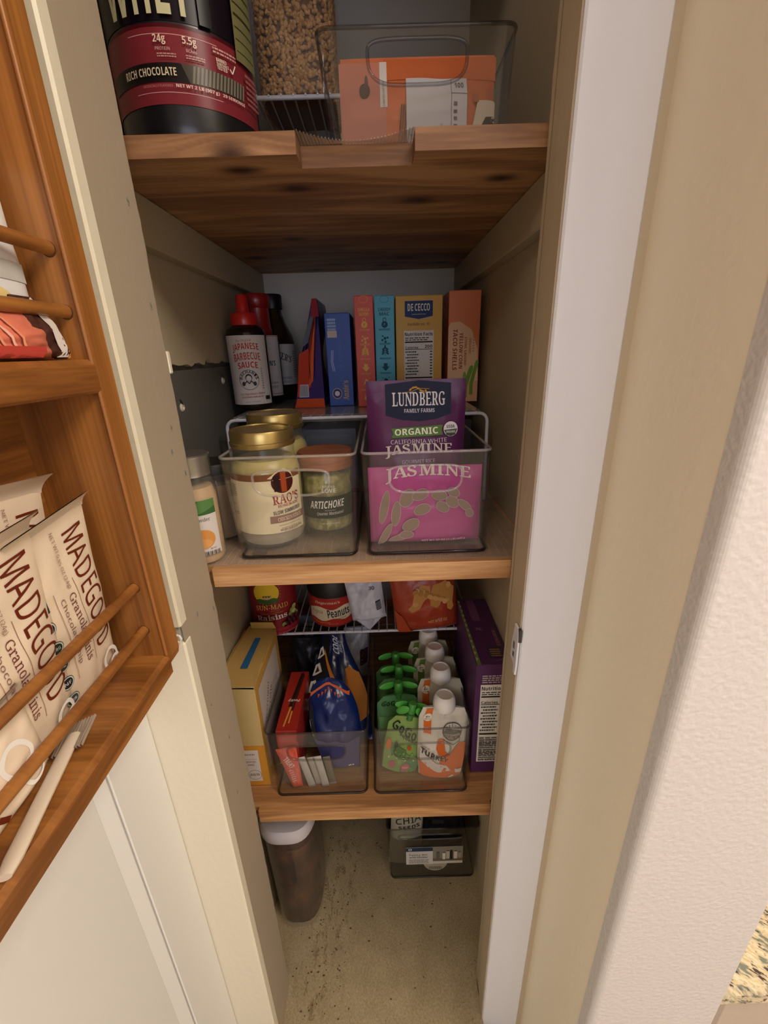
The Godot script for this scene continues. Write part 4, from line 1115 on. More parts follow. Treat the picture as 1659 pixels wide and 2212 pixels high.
func lower_shelf() -> void:
	var L := -.750
	var R := -.556
	make_rack("white wire rack at the back of the lowest shelf, under the raisin canister", -.285, .196, -.766, -1.06, -.5575, L, false)
	# raisin canister
	var o := thing("raisin_canister", "red raisin canister with a yellow sun disc on the lower wire rack", "canister", Vector3(-.243, R, -.803))
	part(o, "body", Sh.new().lathe([Vector2(0, 0), Vector2(.047, 0), Vector2(.049, .002), Vector2(.049, .150), Vector2(.047, .152), Vector2(0, .152)], 56), mat("8c1f26", .4))
	part(o, "plastic_lid", Sh.new().lathe([Vector2(.049, .149), Vector2(.051, .150), Vector2(.051, .162), Vector2(.049, .164), Vector2(0, .164)], 48), mat("a5232a", .45))
	part(o, "bottom_band", Sh.new().lathe([Vector2(.049, .0005), Vector2(.0496, .001), Vector2(.0496, .016), Vector2(.049, .0165)], 56), mat("a02530", .4))
	var q := Pr.new(drum_map(.0493, .16), self, .006)
	for i in 30:
		var a := TAU * i / 30
		q.line([Vector2(-.007 + cos(a) * .0265, .104 + sin(a) * .0265), Vector2(-.007 + cos(a) * .029, .104 + sin(a) * .029)], .0007, "d8b43a")
	q.ell(-.007, .104, .0255, .0255, "e0bc34").ring(-.007, .104, .0255, .0255, .0007, "3a2a14")
	# the maid on the disc is left out: only the vines and the pale fruit tray stay
	q.poly([Vector2(-.030, .088), Vector2(-.020, .092), Vector2(-.008, .090), Vector2(.006, .093), Vector2(.017, .088), Vector2(.012, .0815), Vector2(-.007, .0785), Vector2(-.024, .0815)], "3c5a2c")
	q.ell(-.006, .094, .0085, .0040, "c9a06a")
	for i in 6: q.ell(-.012 + i * .0026, .097 + .001 * (i % 2), .0018, .0018, ["6a2c3c", "8a9a4a"][i % 2])
	q.text("SUN-MAID", .001, .0705, .062, .0105, "d8b04c", 3, .02, .0015).text("SINCE 1912", .006, .0625, .018, .002, "b88a4a", 0).text("NATURAL CALIFORNIA", .0, .057, .044, .0022, "b8923c", 0, .03)
	q.text("Raisins", -.001, .0475, .058, .0125, "e8ded0", 2, .05)
	for g in [[.040, .052, "8aa04a"], [.046, .058, "a8b868"], [.036, .044, "7d9a44"], [.044, .047, "b4c27a"], [.050, .040, "9cae58"], [.021, .026, "7d9a44"]]: q.ell(g[0], g[1], .0056, .0054, g[2])
	for i in 26: q.ell(.022 + .030 * (i % 7) / 7.0 + .002 * (i / 7), .022 + .0058 * (i / 7) + .002 * (i % 2), .0034, .0026, ["3c1a20", "52262a", "2c1418", "64343a"][i % 4], i * .7)
	q.text("NET WT 20 OZ (566g)", .024, .0085, .034, .0032, "c86a6e", 1)
	q.put(o, "printed_label", .35)
	# peanut jar
	var p := thing("peanut_jar", "short round peanut jar with a wide black lid and red label", "jar", Vector3(-.1165, R, -.822))
	part(p, "body", Sh.new().lathe([Vector2(0, 0), Vector2(.043, 0), Vector2(.0505, .005), Vector2(.0525, .012), Vector2(.0525, .075), Vector2(.050, .080), Vector2(0, .080)], 56), mat("8a2620", .3))
	part(p, "screw_lid", Sh.new().lathe([Vector2(.050, .0765), Vector2(.0545, .077), Vector2(.0550, .079), Vector2(.0550, .118), Vector2(.053, .121), Vector2(0, .121)], 64), mat("131214", .45), "black plastic lid")
	q = Pr.new(drum_map(.0528, -.06), self, .006)
	q.rect(-.075, .010, .15, .064, "a3302a")
	var wav := []
	for i in 13: wav.append(Vector2(-.052 + .102 * i / 12.0, .022 + .003 * sin(i * 1.1) + .004 * (i / 12.0)))
	for i in 13: wav.append(Vector2(.050 - .102 * i / 12.0, .054 + .004 * sin(i * .9) - .004 * (i / 12.0)))
	q.poly(wav, "d4c6a4").text("Zingerman's", -.005, .0645, .055, .008, "dcd2c0", 3, .03, 0, .25).text("Virginia", -.030, .041, .030, .012, "8a6436", 0, .04).text("Peanuts", .019, .041, .048, .020, "262e3c", 1, .1).text("salted", .026, .0275, .018, .0048, "4a443c", 3, .08).line([Vector2(-.05, .020), Vector2(-.02, .016), Vector2(.0, .018)], .001, "c8a04a").text("NET WT 11 OZ", .006, .0145, .02, .002, "d0a090", 0)
	q.put(p, "printed_label", .35)
	# hanging bags
	var wb := make_bag("flour_bag", "crumpled white plastic bag with a pointed corner over the wire rack edge", "bag", Vector3(-.036, R - .006 + .03, -.772), .072, .10, .04, crinkle("c6c8d4", 24, .35, 0, 9, 1.3), "", Vector3.ZERO, .006, 1.05, 31)
	(wb[0] as Node3D).rotation = Vector3(0, 0, .12)
	var cor := Sh.new()
	cor.bag(func(s: float, t: float, k: float) -> Vector3:
		var hw := .034 * (1.0 - t * .97)
		return Vector3((s - .5) * 2 * hw - .004 * t, .010 - t * .036, .012 * sqrt(maxf(0.0, 1 - pow(absf(2 * s - 1), 2.2))) * (1 - t) * k + .004 * sin(s * 14) * (1 - t) + .003), 14, 12)
	part((wb[0] as Node3D).get_node("pouch"), "twisted_corner", cor, crinkle("bfc2d0", 25, .35, 0, 9, 1.3))
	wb[1].text("30", .016, .078, .012, .006, "4a4e58", 1).rect(.020, .030, .010, .022, "2c2e36").rows(.0205, .032, .009, .018, 6, "8a8e9a")
	wb[1].put(wb[0])
	var gb := make_bag("animal_cookie_bag", "rust orange cookie bag with animal shaped biscuits pictured on its front", "bag", Vector3(.0870, R - .004, -.772), .132, .165, .05, crinkle("9c3c24", 26, .3, 0, 7, 1.0), "", Vector3(0, 0, .10), .005, 1.0, 33)
	q = gb[1]
	q.poly([Vector2(-.03, .058), Vector2(-.036, .066), Vector2(-.026, .075), Vector2(-.020, .10), Vector2(-.004, .115), Vector2(.014, .11), Vector2(.012, .09), Vector2(.0, .082), Vector2(-.012, .064)], "b88448")
	q.poly([Vector2(.010, .07), Vector2(.022, .064), Vector2(.030, .070), Vector2(.034, .082), Vector2(.044, .076), Vector2(.044, .058), Vector2(.052, .05), Vector2(.058, .056), Vector2(.056, .07), Vector2(.062, .10), Vector2(.046, .118), Vector2(.020, .112), Vector2(.012, .095)], "b58044")
	for i in 14: q.ell(-.02 + .075 * fposmod(i * .618, 1.0), .075 + .035 * fposmod(i * .37, 1.0), .006, .005, ["c4945a", "a87438", "c89c62"][i % 3], i)
	q.text("NET WT 7 OZ", .022, .034, .040, .006, "c9955c", 1).poly([Vector2(-.064, .002), Vector2(-.03, .002), Vector2(-.05, .05), Vector2(-.064, .06)], "a8452a")
	q.put(gb[0], "printed_label", .3)
	# dim packets below the rack
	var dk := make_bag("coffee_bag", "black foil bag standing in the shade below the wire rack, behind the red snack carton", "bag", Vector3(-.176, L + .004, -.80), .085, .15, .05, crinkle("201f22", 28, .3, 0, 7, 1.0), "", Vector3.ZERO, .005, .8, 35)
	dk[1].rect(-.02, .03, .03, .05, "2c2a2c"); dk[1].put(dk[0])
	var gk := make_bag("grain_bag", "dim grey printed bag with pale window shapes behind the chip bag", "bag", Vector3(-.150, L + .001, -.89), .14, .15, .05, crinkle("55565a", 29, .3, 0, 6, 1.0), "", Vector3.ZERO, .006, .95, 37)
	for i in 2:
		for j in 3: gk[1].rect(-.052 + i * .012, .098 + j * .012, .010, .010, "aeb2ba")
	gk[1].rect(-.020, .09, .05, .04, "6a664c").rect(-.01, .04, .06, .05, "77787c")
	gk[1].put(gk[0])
	var ck := make_bag("clear_snack_bag", "crumpled clear bag of pale snacks at the back of the left snack bin", "bag", Vector3(-.085, L + .004, -.845), .075, .14, .05, crinkle("b4b6ba", 30, .25, 0, 8, 1.2), "", Vector3(0, .2, -.1), .008, .8, 39)
	ck[1].rect(.008, .05, .02, .04, "4a2a2c").text("55", .024, .03, .008, .006, "c8c8cc", 1); ck[1].put(ck[0])
	# opened kraft carton
	var k := thing("snack_carton", "opened kraft carton with a blue tape strip and an orange printed front", "box", Vector3(-.2575, L, -.6495))
	part(k, "carton", B(-.0325, 0, -.0815, .0325, .228, .0815, .001), mat("b58a3e", .6))
	part(k, "folded_flap", B(-.034, .100, .0815, .0325, .2315, .0835, .0006), mat("b8a06a", .75), "plain kraft flap")
	part(k, "top_panel", Sh.new().prism(PackedVector2Array([Vector2(-.034, .0835), Vector2(.0328, .0835), Vector2(.0335, .03), Vector2(.030, .02), Vector2(.0335, -.07), Vector2(.020, -.088), Vector2(-.022, -.086), Vector2(-.034, -.02)]), .2285, .2318, func(a: float, b: float, d: float) -> Vector3: return Vector3(a, d + .002 * sin(a * 60.0 + b * 40.0), b)), mat("ad8c4e", .75), "torn kraft top")
	part(k, "rear_flap", Sh.new().prism(PackedVector2Array([Vector2(-.016, 0), Vector2(.033, 0), Vector2(.031, .022), Vector2(-.013, .024)]), 0, .0015, func(a: float, b: float, d: float) -> Vector3: return Vector3(a, .230 + b, -.080 + b * .5 - d)), mat("b8984e", .75))
	q = Pr.new(plane_map(Vector3(0, .2340, 0), Vector3.RIGHT, Vector3.FORWARD), self)
	q.poly([Vector2(-.003, -.040), Vector2(.010, -.040), Vector2(.012, .045), Vector2(.001, .045)], "2a5a86").put(k, "blue_tape")
	q = Pr.new(plane_map(Vector3(-.0325, 0, .0816), Vector3.RIGHT, Vector3.UP), self)
	q.rect(0, .001, .065, .100, "bf8430").rect(.0, .012, .052, .076, "c8c0ba").text("with", .036, .078, .018, .004, "6a4a20", 1).rect(.018, .066, .030, .0006, "8a7a6a").rows(.020, .058, .026, .005, 2, "8a6a5a").text("easy", .036, .052, .012, .005, "8a4a3a", 2).ring(.040, .028, .012, .012, .0007, "6a5a4a").text("daily life", .040, .028, .018, .008, "7a5a3a", 2)
	q.put(k)
	q = Pr.new(plane_map(Vector3(.0326, 0, .0815), Vector3.FORWARD, Vector3.UP), self)
	q.rect(.014, .03, .13, .180, "b7aea6").text("Overnight", .050, .150, .070, .012, "4a3028", 3, .9, 0, .2).text("Oats", .072, .148, .032, .011, "4a3028", 3, .9, 0, .2).rows(.08, .05, .05, .11, 16, "8a8078", .4)
	q.put(k, "side_label")
	# bins
	make_bin("storage_bin", "smoky clear bin on the lowest shelf with a blue chip bag and red cartons", [-.2190, -.0385, -.612, -.5545], [-.2095, -.0440, L, -.5465], .31, [-.1285, -.640, .094, .031], .07, "4a443c", "2a2420", false)
	make_bin("storage_bin", "smoky clear bin on the lowest shelf with green and white squeeze pouches", [-.0305, .1405, -.611, -.5545], [-.0325, .1375, L, -.5445], .31, [.0535, -.641, .098, .034], .07, "4a443c", "2a2420", false)
	# red snack carton on its side in the bin
	var pc := thing("biscuit_stick_carton", "slim red carton printed with biscuit sticks lying along the bin wall", "box", Vector3(-.184, L + .058, -.645))
	part(pc, "carton", B(-.0185, 0, -.075, .0185, .070, .075, .001), mat("96241c", .4))
	q = Pr.new(plane_map(Vector3(0, .0701, 0), Vector3.RIGHT, Vector3.FORWARD), self)
	q.rect(-.018, -.073, .036, .146, "962a1e").poly([Vector2(-.006, -.02), Vector2(.001, -.02), Vector2(.010, .070), Vector2(.004, .070)], "2a1612").poly([Vector2(.001, -.03), Vector2(.005, -.03), Vector2(.012, .065), Vector2(.009, .065)], "3a2018").line([Vector2(-.006, -.065), Vector2(-.001, -.02)], .0028, "c8903c").line([Vector2(.002, -.058), Vector2(.003, -.03)], .0024, "c8903c").text("Pocky", .002, -.004, .022, .008, "d8c8c0", 1, PI, 0, .2)
	q.put(pc)
	q = Pr.new(plane_map(Vector3(-.0185, 0, .0751), Vector3.RIGHT, Vector3.UP), self)
	q.rect(.001, .002, .035, .066, "a2342a").rect(.004, .045, .029, .012, "b04a3e")
	q.put(pc, "end_print")
	var pd := thing("biscuit_stick_carton", "darker red carton lying underneath the printed biscuit stick carton", "box", Vector3(-.186, L + .003, -.672))
	part(pd, "carton", B(-.0175, 0, -.075, .0175, .054, .06, .001), mat("6a1a18", .45))
	q = Pr.new(plane_map(Vector3(-.0175, 0, .0601), Vector3.RIGHT, Vector3.UP), self)
	q.rect(.001, .002, .033, .05, "74201c").rows(.006, .012, .02, .02, 4, "8a5a50")
	q.put(pd, "end_print")
	# red packet leaning at the bin front
	var rp := make_bag("snack_packet", "small red foil packet standing on its point at the front of the left snack bin", "packet", Vector3(-.172, L + .004, -.5605), .018, .092, .012, crinkle("cc5644", 33, .35, .1, 8, .8), "", Vector3(-.05, 0, .16), .002, 2.1, 41)
	rp[1].text("TREAT", -.001, .062, .022, .010, "dcc8c0", 1, -1.1).rows(-.004, .02, .008, .03, 6, "d4a498")
	rp[1].put(rp[0])
	var wl2 := make_bag("snack_packet", "silver white torn packet top behind the small red foil packet", "packet", Vector3(-.190, L + .055, -.5665), .022, .032, .006, crinkle("a9a69e", 34, .3, .3, 9, 1.0), "", Vector3(0, 0, -.1), .002, .6, 43)
	wl2[1].rect(-.003, .005, .006, .006, "8a8880"); wl2[1].put(wl2[0])
	# stick sachets
	for i in 4:
		var ss := thing("stick_sachet", ["grey-white stick sachet next to the red foil packet", "grey-white stick sachet, second from the red foil packet", "grey-white stick sachet, third from the red foil packet", "plain olive grey stick sachet closest to the blue chip bag"][i], "sachet", Vector3(-.147 + i * .0125, L + .004, -.562 - .004 * (i % 2)), "stick sachets in the bin", Vector3(-.06, 0, .22 - i * .03))
		var f := func(s: float, t: float, kk: float) -> Vector3: return Vector3((s - .5) * .0135, t * (.068 - .006 * (i % 2)), kk * .0028 * sqrt(maxf(0.0, 1 - pow(absf(2 * s - 1), 2.4))) * minf(1.0, minf(t, 1 - t) * 7) + .0003 * kk)
		var sl := part(ss, "sleeve", Sh.new().bag(f, 10, 10), crinkle(["b2aea4", "a9a498", "b8b4aa", "6f6a58"][i], 50 + i, .35, .1, 9, .7))
		part(sl, "crimped_end", B(-.0066, -.003, -.0006, .0066, .003, .0006, .0003), mat("8f8b80", .4))
	# folded chip bag
	var cb := thing("chip_bag", "big folded blue and black chip bag filling the left snack bin", "chip bag", Vector3(-.114, L + .005, -.66))
	var blue := crinkle("0e2158", 36, .22, 0, 6, 1.0)
	var nz := noise(97, 1.0, 2)
	var lobe := func(s: float, t: float, kk: float) -> Vector3:
		var a := (s - .5) * 2
		var hw := .047 * (1.0 - .28 * smoothstep(.5, 0.0, t)) * sqrt(maxf(0.0, 1 - pow(maxf(0.0, (t - .55) / .45), 2.4)))
		var cr := .006 * nz.get_noise_2d(s * 3.0, t * 4.0)
		return Vector3(a * hw + .022 * (1 - t), .008 + t * .165, .070 - t * .055 + kk * (.022 * sqrt(maxf(0.0, 1 - pow(absf(a), 2.2))) * minf(1.0, minf(t, 1 - t) * 6) + cr * minf(1.0, minf(t, 1 - t) * 8) * (1 - absf(a))))
	part(cb, "front_fold", Sh.new().bag(lobe, 24, 28), blue)
	var lm := Pr.new(func(a: float, b: float, hh: float) -> Vector3:
		return lobe.call(a, b, 1.0) + Vector3(0, hh * .3, hh + .0012), self, .05)
	var arc := []
	var arc2 := []
	for i in 17:
		var a := -1.0 + 2.0 * i / 16
		arc.append(Vector2(.5 + a * .5, .80 + .165 * sqrt(maxf(0, 1 - a * a * .9))))
		arc2.append(Vector2(.5 + a * .47, .78 + .165 * sqrt(maxf(0, 1 - a * a * .9))))
	var band := arc.duplicate()
	for i in 17: band.append(arc2[16 - i])
	lm.poly(band, "b5532e")
	for i in 7: lm.poly([Vector2(.2 + i * .09, .93 - absf(i - 3) * .016), Vector2(.26 + i * .09, .93 - absf(i - 3) * .016), Vector2(.22 + i * .09, .90 - absf(i - 3) * .016)], "a8441c")
	lm.poly([Vector2(.0, .55), Vector2(.10, .62), Vector2(.09, .45), Vector2(.02, .38)], "d4d0c8")
	lm.poly([Vector2(.0, .35), Vector2(.12, .40), Vector2(.14, .75), Vector2(.05, .78)], "14141c")
	lm.rect(.02, .03, .96, .36, "3c3c66").rect(.70, .06, .14, .02, "d8d4c8")
	lm.put(cb, "fold_print", .25)
	var back := func(s: float, t: float, kk: float) -> Vector3:
		var a := (s - .5) * 2
		var hw := lerpf(.064, .024, smoothstep(.35, 1.0, t))
		return Vector3(a * hw + .004 + .010 * (1 - t) - .006 * t, .010 + t * .172, .012 - t * .125 + kk * (.030 * (1 - .8 * t) * sqrt(maxf(0.0, 1 - pow(absf(a), 2.4))) * minf(1.0, t * 6) + .004 * nz.get_noise_2d(s * 4.0 + 7.0, t * 5.0) * minf(1.0, minf(t, 1 - t) * 8) * (1 - absf(a)) + .0004))
	part(cb, "back_panel", Sh.new().bag(back, 24, 28), crinkle("0d1d46", 37, .22, 0, 6, 1.0))
	var bm := Pr.new(func(a: float, b: float, hh: float) -> Vector3:
		return back.call(clampf(a, 0, 1), clampf(b, 0, 1), 1.0) + Vector3(0, hh, hh + .0010), self, .05)
	bm.poly([Vector2(.02, .25), Vector2(.30, .25), Vector2(.36, .98), Vector2(.08, .98)], "12121a")
	bm.poly([Vector2(.70, .2), Vector2(.99, .25), Vector2(.99, .62), Vector2(.86, .70), Vector2(.74, .68), Vector2(.69, .5)], "b0702a")
	bm.poly([Vector2(.60, .25), Vector2(.70, .2), Vector2(.74, .66), Vector2(.70, .60)], "8a4a1e")
	bm.poly([Vector2(.16, .86), Vector2(.24, .82), Vector2(.50, .60), Vector2(.42, .58)], "c07a2c").poly([Vector2(.40, .62), Vector2(.52, .56), Vector2(.52, .52), Vector2(.42, .55)], "d8c8b8")
	for i in 4: bm.poly([Vector2(.02, .30 + i * .15), Vector2(.20, .36 + i * .15), Vector2(.10, .43 + i * .15), Vector2(.02, .40 + i * .15)], "c9c4b8").poly([Vector2(.05, .33 + i * .15), Vector2(.14, .36 + i * .15), Vector2(.07, .40 + i * .15)], "22242a")
	bm.text("COOL", .58, .90, .16, .20, "c4ccd8", 1, PI / 2, 0, .2).text("RANCH", .72, .88, .10, .16, "8fa0c0", 1, PI / 2, 0, .2)
	bm.put(cb, "panel_print", .25)
	# fruit pouches
	var gp := [[.014, -.592, .0], [.019, -.643, .02], [.021, -.688, -.02], [.017, -.728, .03]]
	for i in 4:
		squeeze_green(["front", "second", "third", "rear"][i], Vector3(gp[i][0], L + .004, gp[i][1]), gp[i][2], i)
	var wp := [[.090, -.579, .0], [.099, -.640, -.03], [.096, -.700, .02], [.088, -.752, .0]]
	for i in 4:
		squeeze_white(["front", "second", "third", "rear"][i], Vector3(wp[i][0], L + .004, wp[i][1]), wp[i][2], i)
	# purple carton
	var u := make_box("tea_carton", "purple carton with a nutrition panel at the right of the squeeze pouches", "box", .1490, .2095, L, -.501, -.580, .205, "4c2452", "")
	q = u[1]
	q.rows(.011, .212, .05, .018, 4, "b8a8a4")
	q.facts(.009, .028, .066, .180, "0")
	q.rows(.012, .032, .048, .055, 9, "6a6060", .4)
	q.put(u[0])
	q = Pr.new(plane_map(Vector3(0, .2500, .1025), Vector3.RIGHT, Vector3.FORWARD), self)
	q.poly([Vector2(-.029, .0), Vector2(-.022, .0), Vector2(-.026, .20), Vector2(-.030, .20)], "6a7a4a").poly([Vector2(-.012, .125), Vector2(.004, .125), Vector2(.004, .198), Vector2(-.012, .198)], "74486c")
	for i in 12: q.poly([Vector2(-.028, .01 + i * .016), Vector2(-.024, .016 + i * .016), Vector2(-.028, .020 + i * .016)], "a8b07c")
	q.text("BERRY PATCH", .020, .070, .045, .006, "a07a6c", 2, -PI / 2).text("x", -.006, .098, .014, .008, "94708c", 2).rect(-.002, .018, .022, .026, "2c4434").rows(.0, .02, .018, .022, 4, "b06a5c").line([Vector2(.004, .008), Vector2(.022, .014)], .0006, "94708c")
	q.put(u[0], "top_print")
	q = Pr.new(plane_map(Vector3(-.0303, 0, .1025), Vector3.FORWARD, Vector3.UP), self)
	q.poly([Vector2(.002, .19), Vector2(.018, .19), Vector2(.018, .225), Vector2(.002, .230)], "8a5a8c").ring(.010, .208, .006, .008, .0008, "c8b8c8").ell(.10, .19, .02, .035, "6c4470")
	q.put(u[0], "side_print")

# standing spouted pouch: body skin narrowing to the spout
func spout_body(w: float, h: float, thick: float, ear: float, sd: int) -> Callable:
	var nz := noise(sd, 1.0, 2)
	return func(s: float, t: float, k: float) -> Vector3:
		var a := (s - .5) * 2
		var hw := w / 2 * (1.0 - .10 * smoothstep(.35, 0.0, t)) * (1.0 - ear * clampf((t - .86) / .14, 0, 1))
		var yy := h * t - (.003 * a * a * smoothstep(.7, 1.0, t)) - .005 * (1 - a * a) * smoothstep(.12, 0.0, t)
		var th := thick / 2 * sqrt(maxf(0.0, 1 - pow(absf(a), 2.2))) * pow(clampf(t / .10, 0, 1), .5) * (1.0 - smoothstep(.35, 1.0, t) * .9)
		return Vector3(a * hw, yy, (th + .0005) * k + .0045 * nz.get_noise_2d(s * 2.2, t * 3.0) * minf(1.0, minf(t, 1 - t) * 6) * (1 - a * a))

func squeeze_green(where: String, p: Vector3, turn: float, i: int) -> void:
	var o := thing("squeeze_pouch", {"front": "green apple squeeze pouch at the front of its bin, tilted beneath its winged green cap", "second": "green squeeze pouch directly behind the tilted front one", "third": "green squeeze pouch third back from the bin front", "rear": "green squeeze pouch rearmost in its bin, mostly hidden by the other green caps"}[where], "pouch", p, "green squeeze pouches", Vector3(-.10, turn, -.20 if i == 0 else .0))
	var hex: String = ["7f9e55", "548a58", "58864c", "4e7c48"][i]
	var b := spout_body(.074 if i == 0 else .086, .118, .026, .30, 200 + i)
	part(o, "pouch", Sh.new().bag(b, 18, 22), crinkle(hex, 60 + i, .3, 0, 7, .7))
	var cy := .121
	part(o, "spout", Sh.new().lathe([Vector2(.0062, cy - .010), Vector2(.0062, cy), Vector2(.0085, cy + .001), Vector2(.0085, cy + .003), Vector2(.006, cy + .004), Vector2(.006, cy + .008), Vector2(0, cy + .008)], 20), mat("3c7a36", .35))
	# cap with two pairs of rounded wings
	var cap := Sh.new().lathe([Vector2(.0078, cy + .006), Vector2(.0084, cy + .008), Vector2(.0078, cy + .024), Vector2(.0066, cy + .0255), Vector2(0, cy + .0255)], 20)
	var wc := part(o, "winged_cap", cap, mat("3f8c34", .35))
	for e in [-1, 1]:
		for w in ([[.017, .25, .0165], [.011, -.75, .0145]] if i == 0 else [[.015, .12, .019]]):
			var wing := Sh.new()
			var ln: float = w[2]
			wing.bag(func(s: float, t: float, k: float) -> Vector3:
				var a := TAU * s
				return Vector3(ln * cos(a) * t, .0075 * sin(a) * t, k * (.0024 * sqrt(maxf(0.0, 1 - t * t)) + .0005)), 24, 6)
			var wo := part(wc, "cap_wing", wing, mat("4aa03c", .35))
			wo.transform = Transform3D(Basis(Vector3.UP, -e * .45 * signf(w[1])) * Basis(Vector3.BACK, e * w[1]), Vector3(e * (.004 + ln * .85), cy + w[0], .004 * signf(-w[1])))
	var q := Pr.new(func(a: float, bb: float, hh: float) -> Vector3:
		return b.call(clampf(a, 0, 1), clampf(bb, 0, 1), 1.0) + Vector3(0, 0, hh + .0012), self, .08)
	if i == 0:
		q.poly([Vector2(.02, .02), Vector2(.98, .02), Vector2(.98, .30), Vector2(.5, .42), Vector2(.02, .50)], "7f9a5e").poly([Vector2(.45, .02), Vector2(.95, .02), Vector2(.95, .26), Vector2(.6, .3)], "5a8a5c").poly([Vector2(.10, .55), Vector2(.55, .45), Vector2(.60, .30), Vector2(.2, .34)], "5f7e4c")
		for e in 2: q.text("GoGo", .43, .775 - e * .0, .66, .16, ["e6e6d2", "1f2a1c"][e], 1, -.28)
		q.text("squeeZ", .55, .635, .46, .07, "2c3a24", 1, -.28).ell(.10, .50, .06, .085, "d0703a").ell(.28, .52, .05, .05, "3e5c3a").ell(.62, .50, .05, .04, "b8562c")
		q.ell(.25, .17, .10, .06, "b0606a", .2).ell(.62, .14, .12, .07, "bb6a72").ell(.44, .23, .05, .04, "8aa46a").text("apple", .62, .14, .16, .04, "e0c8bc", 3)
		for k in 10: q.ell(.15 + .07 * k, .30 + .05 * (k % 3), .02, .02, ["c8c88a", "4c6a3a", "98ae6a"][k % 3])
	else:
		q.poly([Vector2(.04, .30), Vector2(.96, .30), Vector2(.96, .70), Vector2(.04, .62)], "6a9a5c").text("GoGo", .30, .86, .40, .09, "1f3a20", 1)
	q.put(o, "printed_label", .3)

func squeeze_white(where: String, p: Vector3, turn: float, i: int) -> void:
	var o := thing("squeeze_pouch", {"front": "white and orange turkey squeeze pouch at the front, under a domed white cap", "second": "cream squeeze pouch right behind the orange one, with an orange corner badge stripe", "third": "cream squeeze pouch third back, with a green corner badge", "rear": "cream squeeze pouch rearmost in its bin, its white cap standing highest"}[where], "pouch", p, "white-capped squeeze pouches", Vector3(-.08, turn, -.05 if i == 0 else 0.0))
	var hgt: float = [.150, .158, .158, .160][i]
	var b := spout_body(.088, hgt, .034, .16, 300 + i)
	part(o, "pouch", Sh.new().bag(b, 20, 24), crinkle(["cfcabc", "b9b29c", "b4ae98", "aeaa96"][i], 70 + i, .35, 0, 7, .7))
	var cy := hgt - .002
	part(o, "spout", Sh.new().lathe([Vector2(.008, cy - .012), Vector2(.008, cy + .004), Vector2(0, cy + .004)], 20), mat("c8c4b8", .35))
	part(o, "domed_cap", Sh.new().lathe([Vector2(.0130, cy - .001), Vector2(.0186, cy - .0005), Vector2(.0200, cy + .003), Vector2(.0201, cy + .012), Vector2(.0192, cy + .019), Vector2(.0168, cy + .0250), Vector2(.0145, cy + .0270), Vector2(.0132, cy + .0268), Vector2(.0124, cy + .0255), Vector2(0, cy + .0250)], 40), mat("dcd9d4", .35), "domed white cap")
	var q := Pr.new(func(a: float, bb: float, hh: float) -> Vector3:
		return b.call(clampf(a, 0, 1), clampf(bb, 0, 1), 1.0) + Vector3(0, 0, hh + .0012), self, .08)
	var tone: String = ["cf6a2a", "c8662c", "5d7a34", "5d7a34"][i]
	q.poly([Vector2(.10, .66), Vector2(.25, .66), Vector2(.25, .985), Vector2(.10, .985)], tone).ell(.175, .86, .09, .055, "dedacc").text("6+", .175, .87, .08, .03, "2a2a28", 1).text("MONTHS", .175, .838, .09, .012, "4a4a46", 0)
	if i == 0:
		q.text("Pasture", .16, .725, .12, .02, "e0d4c4", 3)
		q.poly([Vector2(.02, .02), Vector2(.98, .02), Vector2(.98, .52), Vector2(.84, .55), Vector2(.70, .46), Vector2(.60, .36), Vector2(.45, .30), Vector2(.45, .18), Vector2(.12, .28), Vector2(.02, .30)], "cc662e")
		q.poly([Vector2(.04, .28), Vector2(.20, .20), Vector2(.48, .13), Vector2(.70, .17), Vector2(.60, .23), Vector2(.40, .26), Vector2(.22, .36), Vector2(.05, .46)], "cbc6bc")
		q.poly([Vector2(.40, .60), Vector2(.52, .60), Vector2(.54, .46), Vector2(.66, .40), Vector2(.62, .34), Vector2(.42, .40), Vector2(.36, .48)], "cc662e")
		q.text("TURKEY", .34, .37, .58, .075, "4a3a30", 1, -.22).text("Puree of", .14, .48, .18, .025, "5a4a40", 0, -.2)
		q.ring(.68, .70, .20, .115, .012, "3a3a3a").poly([Vector2(.50, .70), Vector2(.62, .75), Vector2(.70, .70), Vector2(.86, .70), Vector2(.86, .67), Vector2(.50, .67)], "5a5a58")
		for e in 5: q.line([Vector2(.56 + e * .06, .76 + .02 * (2 - absf(e - 2))), Vector2(.57 + e * .055, .735 + .012 * (2 - absf(e - 2)))], .010, "3a3a3a")
		q.line([Vector2(.50, .62), Vector2(.50, .76), Vector2(.84, .70), Vector2(.84, .58), Vector2(.70, .54), Vector2(.50, .60)], .008, "3a3a3a").text("SERENITY", .68, .635, .32, .045, "3a3a3a", 1, -.08)
		q.ell(.72, .085, .06, .022, "d8c8b8", .2).poly([Vector2(.78, .20), Vector2(.95, .16), Vector2(.96, .10), Vector2(.80, .14)], "d0c8bc")
	else:
		q.rows(.35, .55, .4, .2, 4, "8a846c")
	q.put(o, "printed_label", .35)

